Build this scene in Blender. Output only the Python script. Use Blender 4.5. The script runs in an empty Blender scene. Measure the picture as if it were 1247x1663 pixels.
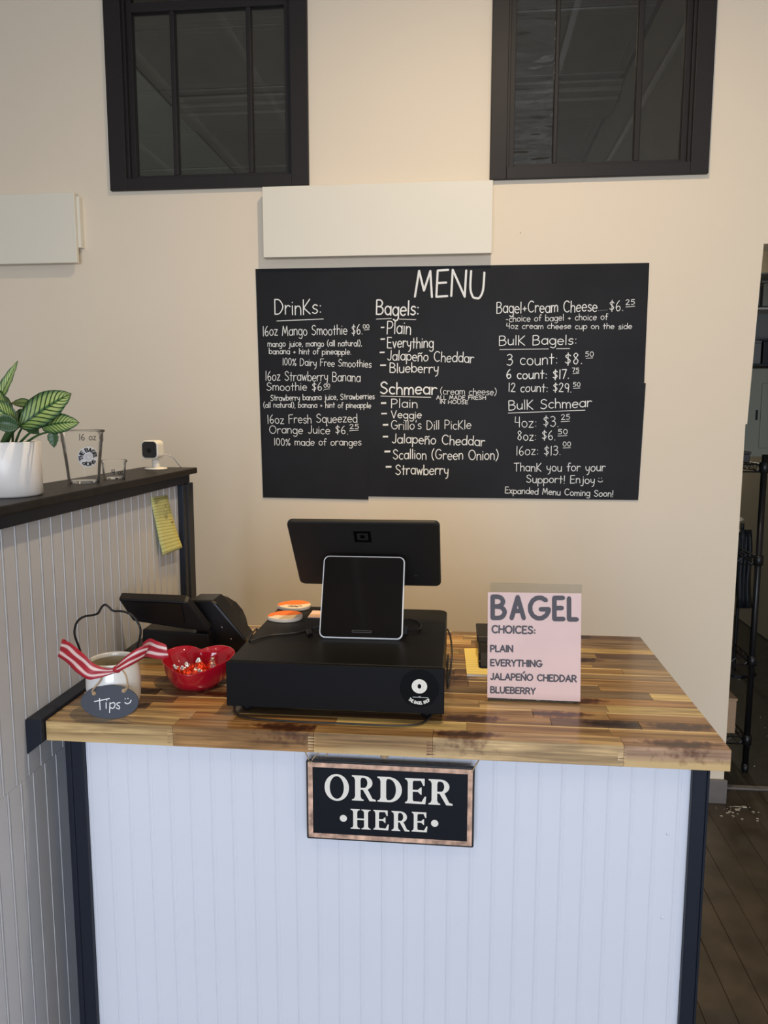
import bpy, math, random
from mathutils import Vector, Matrix
random.seed(7)
S = bpy.context.scene
COL = S.collection
PI = math.pi
R = math.radians

# ------------------------------------------------------------------ camera
CAM = Vector((0.7578, -1.2778, 1.492)); YAW, PITCH, ROLL, FPX = -0.1005, -0.1270, -0.0011, 1236.1
W_, H_ = 1247.0, 1663.0
_f = Vector((math.sin(YAW)*math.cos(PITCH), math.cos(YAW)*math.cos(PITCH), math.sin(PITCH)))
_r = Vector((math.cos(YAW), -math.sin(YAW), 0)); _d = _f.cross(_r)
RT = math.cos(ROLL)*_r + math.sin(ROLL)*_d; DN = -math.sin(ROLL)*_r + math.cos(ROLL)*_d
cd = bpy.data.cameras.new('camera'); cam = bpy.data.objects.new('camera', cd); COL.objects.link(cam)
m3 = Matrix((RT, -DN, -_f)).transposed()
cam.matrix_world = Matrix.Translation(CAM) @ m3.to_4x4()
cd.sensor_fit = 'VERTICAL'; cd.sensor_height = 36.0; cd.lens = 36.0*FPX/H_; cd.clip_start = 0.02; cd.clip_end = 60
S.camera = cam

def ray(u, v): return RT*((u-W_/2)/FPX) + DN*((v-H_/2)/FPX) + _f
def at(u, v, Y):
    d = ray(u, v); return CAM + d*((Y-CAM.y)/d.y)
def atX(u, v, X):
    d = ray(u, v); return CAM + d*((X-CAM.x)/d.x)
def atZ(u, v, Z):
    d = ray(u, v); return CAM + d*((Z-CAM.z)/d.z)

# ------------------------------------------------------------------ light
w = bpy.data.worlds.new('world'); S.world = w; w.use_nodes = True
bg = w.node_tree.nodes['Background']; bg.inputs[0].default_value = (0.62, 0.75, 1.0, 1); bg.inputs[1].default_value = 0.6
S.view_settings.view_transform = 'Standard'; S.view_settings.look = 'None'
S.view_settings.exposure = 0.0; S.view_settings.gamma = 1.0; S.view_settings.use_curve_mapping = False
def area(name, loc, target, sx, sy, power, color, spread=180):
    l = bpy.data.lights.new(name, 'AREA'); l.shape = 'RECTANGLE'; l.size = sx; l.size_y = sy; l.energy = power; l.color = color; l.spread = R(spread)
    o = bpy.data.objects.new(name, l); COL.objects.link(o); o.location = loc
    o.rotation_euler = (Vector(target)-Vector(loc)).to_track_quat('-Z', 'Y').to_euler(); return o
# daylight through the street window behind the camera
area('window_daylight', (1.0, -4.85, 1.35), (0.8, 0.0, 0.75), 3.2, 2.0, 195, (0.74, 0.84, 1.0))
LAMPS = [(0.92, 0.25, 116, 0.03, 172, (1.0, .80, .55)), (0.50, 1.00, 225, 0.04, 46, (1.0, .61, .15)), (0.2, -2.2, 26, 0.06, 170, (1.0, .80, .52)), (2.6, -1.6, 20, 0.06, 170, (1.0, .80, .52)), (-2.4, -2.6, 20, 0.06, 170, (1.0, .80, .52))]   # x, y, watts, radius, cone, colour of the ceiling downlights; all but the first are added for their light

# ------------------------------------------------------------------ materials
MATS = {}
def mat(name, col=(.5, .5, .5), rough=.5, metal=0, spec=.5, bump=None, vary=None, coat=0, trans=0, ior=1.45, alpha=1, sss=0):
    m = bpy.data.materials.new(name); m.use_nodes = True; nt = m.node_tree; b = nt.nodes['Principled BSDF']
    b.inputs['Base Color'].default_value = (*col, 1); b.inputs['Roughness'].default_value = rough
    b.inputs['Metallic'].default_value = metal; b.inputs['Specular IOR Level'].default_value = spec
    b.inputs['Coat Weight'].default_value = coat; b.inputs['Transmission Weight'].default_value = trans; b.inputs['IOR'].default_value = ior
    tc = nt.nodes.new('ShaderNodeTexCoord')
    if vary:      # (scale, amount)
        n = nt.nodes.new('ShaderNodeTexNoise'); n.inputs['Scale'].default_value = vary[0]; n.inputs['Detail'].default_value = 5
        nt.links.new(tc.outputs['Object'], n.inputs['Vector'])
        r = nt.nodes.new('ShaderNodeValToRGB'); a = vary[1]
        r.color_ramp.elements[0].position = .3; r.color_ramp.elements[1].position = .7
        r.color_ramp.elements[0].color = (*[c*(1-a) for c in col], 1); r.color_ramp.elements[1].color = (*[min(1, c*(1+a)) for c in col], 1)
        nt.links.new(n.outputs['Fac'], r.inputs[0]); nt.links.new(r.outputs[0], b.inputs['Base Color'])
    if bump:      # (scale, strength, stretch)
        n2 = nt.nodes.new('ShaderNodeTexNoise'); n2.inputs['Scale'].default_value = bump[0]; n2.inputs['Detail'].default_value = 4
        nt.links.new(tc.outputs['Object'], n2.inputs['Vector'])
        bp = nt.nodes.new('ShaderNodeBump'); bp.inputs['Strength'].default_value = bump[1]; bp.inputs['Distance'].default_value = .004
        nt.links.new(n2.outputs['Fac'], bp.inputs['Height']); nt.links.new(bp.outputs[0], b.inputs['Normal'])
    MATS[name] = m; return m

def N(m): return m.node_tree
mat('wall_paint', (.76, .655, .515), .75, bump=(9, .10), vary=(1.2, .015))
mat('room_paint', (.62, .56, .47), .8)
mat('panel_paint', (.76, .71, .60), .45, bump=(14, .08), vary=(2, .01))
mat('beadboard_white', (.70, .71, .77), .32, bump=(10, .04), vary=(3, .02))
mat('beadboard_grey', (.54, .535, .545), .42, bump=(12, .06), vary=(5, .04))
mat('black_trim', (.014, .017, .026), .45, spec=.25, bump=(40, .05))
mat('black_cap', (.020, .017, .016), .5, spec=.25, bump=(60, .10), vary=(30, .25))
mat('window_black', (.019, .016, .016), .5, spec=.3, bump=(30, .06))
mat('tin', (.20, .19, .165), .5, metal=.1, bump=(7, .2), vary=(3, .12))
mat('tin_pale', (.30, .33, .30), .5, metal=.1, bump=(6, .2), vary=(2, .08))
mat('tin_dark', (.035, .032, .03), .7)
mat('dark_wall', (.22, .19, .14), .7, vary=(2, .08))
mat('chalkboard', (.011, .0105, .012), .55, spec=.22, bump=(8, .05), vary=(4, .25))
mat('chalk', (.80, .79, .76), .8)
mat('chalk_soft', (.50, .50, .49), .8)
mat('black_metal', (.006, .0055, .005), .42, bump=(120, .04), spec=.22)
mat('black_front', (.006, .0055, .006), .5, spec=.12)
mat('black_plastic', (.008, .007, .008), .36, spec=.35)
mat('black_soft', (.010, .009, .010), .5, spec=.3)
mat('logo_grey', (.05, .05, .052), .35)
mat('screen', (.003, .0015, .001), .06, spec=.25)
mat('white_bezel', (.75, .75, .74), .3)
mat('cable', (.010, .010, .011), .4)
mat('red_glaze', (.36, .005, .016), .10, coat=.7)
mat('foil_red', (.78, .06, .02), .24, metal=.85, bump=(260, .9))
mat('foil_silver', (.82, .80, .76), .22, metal=1, bump=(300, .9))
mat('jar_glaze', (.74, .72, .68), .15, coat=.5)
mat('jar_inside', (.50, .43, .29), .3)
mat('slate', (.055, .062, .078), .6, bump=(60, .08))
mat('twine', (.45, .31, .18), .85, bump=(400, .6))
mat('wire_black', (.012, .011, .011), .4, metal=.4)
mat('pot_white', (.78, .74, .70), .32)
mat('soil', (.03, .02, .015), .9, bump=(90, 1))
mat('stem_green', (.035, .085, .022), .45)
mat('cam_white', (.78, .75, .68), .35)
mat('cam_face', (.008, .008, .009), .12, coat=.5)
mat('cord_grey', (.55, .55, .56), .5)
mat('label_white', (.70, .69, .70), .5)
mat('ink', (.02, .02, .02), .6)
mat('pink_paper', (.78, .55, .50), .6, vary=(12, .035))
mat('sign_ink', (.085, .075, .085), .6)
mat('orange', (.85, .19, .03), .5)
mat('cream_disc', (.80, .66, .52), .5)
mat('pencil', (.30, .26, .12), .8)
mat('order_black', (.006, .007, .011), .55, spec=.2)
mat('sticker_black', (.0015, .0015, .0015), .5, spec=.1)
mat('logo_black', (.001, .001, .001), .6, spec=.05)
mat('housing', (.016, .0145, .013), .5, spec=.3)
mat('order_cream', (.80, .75, .66), .5)
mat('order_edge', (.010, .009, .010), .45)
mat('distressed', (.56, .35, .25), .7, vary=(55, .55), bump=(90, .4))
mat('steel', (.5, .5, .5), .25, metal=1)
mat('rack_black', (.010, .010, .011), .35, metal=.3)
mat('cardboard', (.42, .27, .16), .8)
mat('bucket', (.62, .58, .48), .5)
mat('panel_grey', (.27, .265, .20), .5)
mat('dark_bin', (.016, .017, .02), .5)
mat('bin_grey', (.16, .155, .14), .5)
mat('plank_floor', (.050, .040, .028), .42, bump=(20, .15), vary=(9, .35))
mat('kitchen_floor', (.026, .023, .017), .35, bump=(30, .2), vary=(14, .3))
mat('baseboard_grey', (.15, .135, .125), .6, vary=(9, .2))
mat('crumb', (.42, .38, .30), .8)
mat('lamp_body', (.75, .73, .7), .4)
mat('fascia', (.5, .46, .4), .7)

def clear(name, tint, ior, rough=.02, film=.0):
    m = bpy.data.materials.new(name); m.use_nodes = True; nt = m.node_tree; nt.nodes.clear()
    o = nt.nodes.new('ShaderNodeOutputMaterial'); t = nt.nodes.new('ShaderNodeBsdfTransparent'); t.inputs[0].default_value = (*tint, 1)
    g = nt.nodes.new('ShaderNodeBsdfGlossy'); g.inputs['Roughness'].default_value = rough
    fr = nt.nodes.new('ShaderNodeFresnel'); fr.inputs[0].default_value = ior
    mx = nt.nodes.new('ShaderNodeMixShader'); nt.links.new(fr.outputs[0], mx.inputs[0]); nt.links.new(t.outputs[0], mx.inputs[1]); nt.links.new(g.outputs[0], mx.inputs[2])
    last = mx
    if film:
        df = nt.nodes.new('ShaderNodeBsdfDiffuse'); df.inputs[0].default_value = (.8, .78, .74, 1)
        m2 = nt.nodes.new('ShaderNodeMixShader'); m2.inputs[0].default_value = film
        nt.links.new(mx.outputs[0], m2.inputs[1]); nt.links.new(df.outputs[0], m2.inputs[2]); last = m2
    nt.links.new(last.outputs[0], o.inputs[0]); MATS[name] = m; return m
clear('cup_plastic', (.998, .998, .996), 1.20, .05, .03)
clear('acrylic', (.90, .91, .90), 1.38, .02, .03)
gl = clear('pane_glass', (.86, .86, .83), 1.5, .01, .012)
def wavy(m, scale, strength):
    nt = N(m); tc = nt.nodes.new('ShaderNodeTexCoord'); n = nt.nodes.new('ShaderNodeTexNoise'); n.inputs['Scale'].default_value = scale
    mp = nt.nodes.new('ShaderNodeMapping'); mp.inputs['Scale'].default_value = (1, 1, 3)
    nt.links.new(tc.outputs['Object'], mp.inputs[0]); nt.links.new(mp.outputs[0], n.inputs['Vector'])
    b = nt.nodes.new('ShaderNodeBump'); b.inputs['Strength'].default_value = strength; b.inputs['Distance'].default_value = .01
    nt.links.new(n.outputs['Fac'], b.inputs['Height'])
    for x in nt.nodes:
        if x.type in ('BSDF_GLOSSY', 'FRESNEL'): nt.links.new(b.outputs[0], x.inputs['Normal'])
clear('old_glass', (.80, .80, .78), 1.75, .01, .012); wavy(MATS['old_glass'], 7, .5)

# wood staves: colour comes from the piece, grain and knots are the wood's own
def wood(name, knot=False, sap=False, edge=False):
    m = bpy.data.materials.new(name); m.use_nodes = True; nt = m.node_tree; L = nt.links.new; b = nt.nodes['Principled BSDF']
    oi = nt.nodes.new('ShaderNodeObjectInfo'); tc = nt.nodes.new('ShaderNodeTexCoord')
    off = nt.nodes.new('ShaderNodeVectorMath'); off.operation = 'SCALE'; off.inputs[0].default_value = (7.3, 3.1, 5.7); L(oi.outputs['Random'], off.inputs['Scale'])
    ad = nt.nodes.new('ShaderNodeVectorMath'); L(tc.outputs['Object'], ad.inputs[0]); L(off.outputs[0], ad.inputs[1])
    mp = nt.nodes.new('ShaderNodeMapping'); mp.inputs['Scale'].default_value = (1.6, 55, 55); L(ad.outputs[0], mp.inputs[0])
    n = nt.nodes.new('ShaderNodeTexNoise'); n.inputs['Scale'].default_value = 2.0; n.inputs['Detail'].default_value = 7; n.inputs['Roughness'].default_value = .62; n.inputs['Distortion'].default_value = .5; L(mp.outputs[0], n.inputs['Vector'])
    mp2 = nt.nodes.new('ShaderNodeMapping'); mp2.inputs['Scale'].default_value = (1.1, 9, 9); L(ad.outputs[0], mp2.inputs[0])
    n2 = nt.nodes.new('ShaderNodeTexNoise'); n2.inputs['Scale'].default_value = 3.0; n2.inputs['Detail'].default_value = 4; n2.inputs['Distortion'].default_value = 1.2; L(mp2.outputs[0], n2.inputs['Vector'])
    r = nt.nodes.new('ShaderNodeValToRGB'); r.color_ramp.elements[0].position = .32; r.color_ramp.elements[1].position = .66
    r.color_ramp.elements[0].color = (.30, .25, .22, 1); r.color_ramp.elements[1].color = (1.3, 1.3, 1.28, 1); L(n.outputs['Fac'], r.inputs[0])
    r2 = nt.nodes.new('ShaderNodeValToRGB'); r2.color_ramp.elements[0].position = .33; r2.color_ramp.elements[1].position = .62
    r2.color_ramp.elements[0].color = (.50, .45, .42, 1); r2.color_ramp.elements[1].color = (1.25, 1.25, 1.22, 1); L(n2.outputs['Fac'], r2.inputs[0])
    def mul(a, c, f=1):
        x = nt.nodes.new('ShaderNodeMix'); x.data_type = 'RGBA'; x.blend_type = 'MULTIPLY'; x.inputs[0].default_value = f
        L(a, x.inputs[6]); L(c, x.inputs[7]); return x.outputs[2]
    c = mul(mul(oi.outputs['Color'], r.outputs[0], .85), r2.outputs[0], .8)
    if sap:      # pale sapwood along the lower arris
        sp = nt.nodes.new('ShaderNodeSeparateXYZ'); L(tc.outputs['Object'], sp.inputs[0])
        a = nt.nodes.new('ShaderNodeMath'); a.operation = 'MULTIPLY_ADD'; L(n2.outputs['Fac'], a.inputs[0]); a.inputs[1].default_value = .03; L(sp.outputs['Z'], a.inputs[2])
        mr = nt.nodes.new('ShaderNodeMapRange'); mr.inputs['From Min'].default_value = .012; mr.inputs['From Max'].default_value = -.003; L(a.outputs[0], mr.inputs[0])
        x = nt.nodes.new('ShaderNodeMix'); x.data_type = 'RGBA'; L(mr.outputs[0], x.inputs[0]); L(c, x.inputs[6]); x.inputs[7].default_value = (.62, .42, .19, 1); c = x.outputs[2]
    if edge:     # a narrow blond line of sapwood along the far arris
        sp = nt.nodes.new('ShaderNodeSeparateXYZ'); L(tc.outputs['Object'], sp.inputs[0])
        a = nt.nodes.new('ShaderNodeMath'); a.operation = 'MULTIPLY_ADD'; L(n2.outputs['Fac'], a.inputs[0]); a.inputs[1].default_value = .012; L(sp.outputs['Y'], a.inputs[2])
        mr = nt.nodes.new('ShaderNodeMapRange'); mr.inputs['From Min'].default_value = .0180; mr.inputs['From Max'].default_value = .0200; L(a.outputs[0], mr.inputs[0])
        x = nt.nodes.new('ShaderNodeMix'); x.data_type = 'RGBA'; L(mr.outputs[0], x.inputs[0]); L(c, x.inputs[6]); x.inputs[7].default_value = (.64, .47, .22, 1); c = x.outputs[2]
    if knot:     # a dark knot with flared grain at the piece's origin
        mk = nt.nodes.new('ShaderNodeMapping'); mk.inputs['Scale'].default_value = (22, 85, 55); L(tc.outputs['Object'], mk.inputs[0])
        nk = nt.nodes.new('ShaderNodeTexNoise'); nk.inputs['Scale'].default_value = 70; nk.inputs['Detail'].default_value = 6; L(tc.outputs['Object'], nk.inputs['Vector'])
        ln = nt.nodes.new('ShaderNodeVectorMath'); ln.operation = 'LENGTH'; L(mk.outputs[0], ln.inputs[0])
        a = nt.nodes.new('ShaderNodeMath'); a.operation = 'MULTIPLY_ADD'; L(nk.outputs['Fac'], a.inputs[0]); a.inputs[1].default_value = -2.0; L(ln.outputs['Value'], a.inputs[2])
        rk = nt.nodes.new('ShaderNodeValToRGB'); e = rk.color_ramp.elements; e[0].position = 0; e[0].color = (.16, .10, .09, 1); e[1].position = .85; e[1].color = (1, 1, 1, 1)
        e2 = e.new(.35); e2.color = (.45, .34, .30, 1); L(a.outputs[0], rk.inputs[0]); c = mul(c, rk.outputs[0])
    L(c, b.inputs['Base Color']); b.inputs['Roughness'].default_value = .30; b.inputs['Coat Weight'].default_value = .25; b.inputs['Coat Roughness'].default_value = .12
    bp = nt.nodes.new('ShaderNodeBump'); bp.inputs['Strength'].default_value = .05; L(n.outputs['Fac'], bp.inputs['Height']); L(bp.outputs[0], b.inputs['Normal'])
    MATS[name] = m
wood('stave_wood'); wood('stave_knotty', knot=True); wood('stave_sapwood', sap=True); wood('stave_knot_sap', knot=True, sap=True); wood('stave_edged', edge=True)

def uvmat(name, build, rough=.5):
    m = bpy.data.materials.new(name); m.use_nodes = True; nt = m.node_tree; b = nt.nodes['Principled BSDF']; b.inputs['Roughness'].default_value = rough
    uv = nt.nodes.new('ShaderNodeUVMap'); sp = nt.nodes.new('ShaderNodeSeparateXYZ'); nt.links.new(uv.outputs[0], sp.inputs[0])
    out = build(nt, sp.outputs[0], sp.outputs[1]); nt.links.new(out, b.inputs['Base Color']); MATS[name] = m
def ramp(nt, src, stops, interp='LINEAR'):
    r = nt.nodes.new('ShaderNodeValToRGB'); r.color_ramp.interpolation = interp; e = r.color_ramp.elements
    e[0].position, e[0].color = stops[0][0], (*stops[0][1], 1); e[1].position, e[1].color = stops[-1][0], (*stops[-1][1], 1)
    for p, c in stops[1:-1]: x = e.new(p); x.color = (*c, 1)
    nt.links.new(src, r.inputs[0]); return r.outputs[0]
def math_(nt, op, a, b=None, c=None):
    n = nt.nodes.new('ShaderNodeMath'); n.operation = op
    for i, x in enumerate((a, b, c)):
        if x is None: continue
        if isinstance(x, (int, float)): n.inputs[i].default_value = x
        else: nt.links.new(x, n.inputs[i])
    return n.outputs[0]
def leafb(nt, u, v):     # u along the leaf, v across (-1..1 stored as 0..1)
    a = math_(nt, 'ABSOLUTE', math_(nt, 'MULTIPLY_ADD', v, 2, -1))
    ph = math_(nt, 'SUBTRACT', math_(nt, 'MULTIPLY', u, 11), math_(nt, 'MULTIPLY', a, 2.9))
    s = math_(nt, 'ABSOLUTE', math_(nt, 'SUBTRACT', math_(nt, 'FRACT', ph), .5))
    vein = ramp(nt, s, [(0.0, (.03, .06, .02)), (.10, (.05, .10, .025)), (.20, (1, 1, 1)), (1, (1, 1, 1))])
    body = ramp(nt, a, [(0, (.06, .14, .04)), (.07, (.10, .20, .05)), (.16, (.52, .60, .20)), (.62, (.44, .52, .18)), (.84, (.11, .21, .07)), (1, (.03, .07, .025))])
    tip = ramp(nt, u, [(0, (.30, .42, .30)), (.35, (.65, .72, .55)), (.7, (1, 1, 1)), (.90, (1, 1, 1)), (1, (.35, .42, .3))])
    x = nt.nodes.new('ShaderNodeMix'); x.data_type = 'RGBA'; x.blend_type = 'MULTIPLY'; x.inputs[0].default_value = 1; nt.links.new(body, x.inputs[6]); nt.links.new(vein, x.inputs[7])
    y = nt.nodes.new('ShaderNodeMix'); y.data_type = 'RGBA'; y.blend_type = 'MULTIPLY'; y.inputs[0].default_value = 1; nt.links.new(x.outputs[2], y.inputs[6]); nt.links.new(tip, y.inputs[7])
    return y.outputs[2]
uvmat('leaf', leafb, .42)
uvmat('leaf_dark', lambda nt, u, v: ramp(nt, math_(nt, 'ABSOLUTE', math_(nt, 'SUBTRACT', math_(nt, 'FRACT', math_(nt, 'MULTIPLY', u, 12)), .5)), [(0, (.015, .035, .012)), (.2, (.05, .10, .035)), (1, (.06, .12, .045))]), .45)
RD = (.38, .012, .025); WH = (.78, .55, .50)
uvmat('ribbon', lambda nt, u, v: ramp(nt, v, [(0, RD), (.17, RD), (.23, WH), (.32, WH), (.38, RD), (.60, RD), (.66, WH), (.77, WH), (.83, RD), (1, RD)]), .5)
YL = (.60, .59, .24); YD = (.30, .32, .11)
uvmat('lined_yellow', lambda nt, u, v: ramp(nt, math_(nt, 'FRACT', math_(nt, 'MULTIPLY', v, 19)), [(0, YD), (.16, YD), (.22, YL), (1, YL)]), .6)
YL2 = (.75, .60, .20)
uvmat('lined_pad', lambda nt, u, v: ramp(nt, math_(nt, 'FRACT', math_(nt, 'MULTIPLY', v, 12)), [(0, (.5, .45, .16)), (.12, (.5, .45, .16)), (.22, YL2), (1, YL2)]), .6)

# ------------------------------------------------------------------ mesh helpers
class B:
    def __init__(s): s.v = []; s.f = []; s.uv = {}; s.mi = []
    def add(s, vs, fs):
        o = len(s.v); s.v += [Vector(p) for p in vs]; s.f += [tuple(i+o for i in f) for f in fs]; return s
    def box(s, x0, x1, y0, y1, z0, z1):
        return s.add([(x0, y0, z0), (x1, y0, z0), (x1, y1, z0), (x0, y1, z0), (x0, y0, z1), (x1, y0, z1), (x1, y1, z1), (x0, y1, z1)],
                     [(3, 2, 1, 0), (4, 5, 6, 7), (0, 1, 5, 4), (1, 2, 6, 5), (2, 3, 7, 6), (3, 0, 4, 7)])
    def prism(s, poly, d, a=None):      # poly: 3-D points, d: extrusion vector
        n = len(poly); P = [Vector(p) for p in poly]; d = Vector(d)
        nrm = sum(((P[i]-P[0]).cross(P[(i+1) % n]-P[0]) for i in range(1, n)), Vector())
        if nrm.dot(d) > 0: P = P[::-1]
        return s.add(P+[p+d for p in P], [tuple(range(n)), tuple(range(2*n-1, n-1, -1))]+[((i+1) % n, i, i+n, (i+1) % n+n) for i in range(n)])
    def tube(s, pts, r, n=8, cap=True, taper=None):
        P = [Vector(p) for p in pts]; o = len(s.v); up = None; m = len(P)
        for i, p in enumerate(P):
            t = (P[min(i+1, m-1)]-P[max(i-1, 0)]).normalized()
            if up is None: up = t.orthogonal().normalized()
            up = (up - t*up.dot(t)); up = up.normalized() if up.length > 1e-6 else t.orthogonal().normalized()
            sd = t.cross(up); rr = r if taper is None else r*(1+(taper-1)*i/(m-1))
            for k in range(n):
                a = 2*PI*k/n; s.v.append(p+(up*math.cos(a)+sd*math.sin(a))*rr)
        for i in range(m-1):
            for k in range(n):
                a = o+i*n+k; b = o+i*n+(k+1) % n; s.f.append((a, b, b+n, a+n))
        if cap: s.f.append(tuple(range(o+n-1, o-1, -1))); s.f.append(tuple(range(o+(m-1)*n, o+m*n)))
        return s
    def lathe(s, prof, c=(0, 0, 0), n=32, closed=False):
        o = len(s.v); m = len(prof); c = Vector(c)
        for r, z in prof:
            for k in range(n):
                a = 2*PI*k/n; s.v.append(c+Vector((r*math.cos(a), r*math.sin(a), z)))
        for i in range(m-1 if not closed else m):
            j = (i+1) % m
            for k in range(n):
                k2 = (k+1) % n; s.f.append((o+i*n+k, o+i*n+k2, o+j*n+k2, o+j*n+k))
        return s
    def grid(s, rows, uvs=None):
        o = len(s.v); nr = len(rows); nc = len(rows[0])
        for i, r in enumerate(rows):
            for j, p in enumerate(r):
                s.v.append(Vector(p))
                if uvs: s.uv[o+i*nc+j] = uvs[i][j]
        for i in range(nr-1):
            for j in range(nc-1): s.f.append((o+i*nc+j, o+i*nc+j+1, o+(i+1)*nc+j+1, o+(i+1)*nc+j))
        return s
    def ball(s, c, rx, ry=None, rz=None, n=14):
        ry = rx if ry is None else ry; rz = rx if rz is None else rz; h = n//2
        rows = []
        for i in range(h+1):
            t = PI*i/h; rr = max(math.sin(t), 1e-3)
            rows.append([(c[0]+rx*rr*math.cos(2*PI*k/n), c[1]+ry*rr*math.sin(2*PI*k/n), c[2]-rz*math.cos(t)) for k in range(n+1)])
        return s.grid(rows)

WORLD = {}
def empty(name, loc=(0, 0, 0)):
    o = bpy.data.objects.new(name, None); o.empty_display_size = .05; COL.objects.link(o); o.location = loc; WORLD[o] = Vector(loc); return o
def obj(name, b, m, parent=None, origin=None, smooth=False, bevel=0, solid=0, color=None, seg=2):
    base = WORLD[parent] if parent else Vector((0, 0, 0)); org = Vector(origin) if origin is not None else base.copy()
    me = bpy.data.meshes.new(name); me.from_pydata([tuple(p-org) for p in b.v], [], b.f); me.validate(verbose=False); me.update()
    ms = m if isinstance(m, (list, tuple)) else [m]
    for x in ms: me.materials.append(MATS[x])
    if b.mi and len(b.mi) == len(me.polygons):
        for p, i in zip(me.polygons, b.mi): p.material_index = i
    if b.uv:
        ul = me.uv_layers.new(name='UVMap')
        for l in me.loops: ul.data[l.index].uv = b.uv.get(l.vertex_index, (0, 0))
    if smooth:
        me.polygons.foreach_set('use_smooth', [True]*len(me.polygons)); me.update()
    o = bpy.data.objects.new(name, me); COL.objects.link(o); WORLD[o] = org
    if parent: o.parent = parent
    o.location = org-base
    if solid: md = o.modifiers.new('solid', 'SOLIDIFY'); md.thickness = solid; md.offset = 0
    if bevel: md = o.modifiers.new('bevel', 'BEVEL'); md.width = bevel; md.segments = seg; md.limit_method = 'ANGLE'; md.angle_limit = R(40)
    if color: o.color = (*color, 1)
    return o
def tag(o, label, cat, group=None):
    o['label'] = label; o['category'] = cat
    if group: o['group'] = group
    return o
def structure(o, label=None):
    o['kind'] = 'structure'
    if label: o['label'] = label
    return o
def copy(o, name=None):
    c = o.copy(); COL.objects.link(c)
    if name: c.name = name
    return c
def cr(pts, k=6):        # Catmull-Rom through the points
    P = [Vector(p) for p in pts]; out = []
    for i in range(len(P)-1):
        a = P[max(i-1, 0)]; b = P[i]; c = P[i+1]; d = P[min(i+2, len(P)-1)]
        for j in range(k):
            t = j/k; out.append(.5*((2*b)+(c-a)*t+(2*a-5*b+4*c-d)*t*t+(3*b-a-3*c+d)*t**3))
    out.append(P[-1]); return out
def roundrect(w, h, r, n=5):
    out = []
    for cx, cy, a0 in ((w/2-r, h/2-r, 0), (-w/2+r, h/2-r, 90), (-w/2+r, -h/2+r, 180), (w/2-r, -h/2+r, 270)):
        for i in range(n+1):
            a = R(a0+90*i/n); out.append((cx+r*math.cos(a), cy+r*math.sin(a)))
    return out

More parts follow.
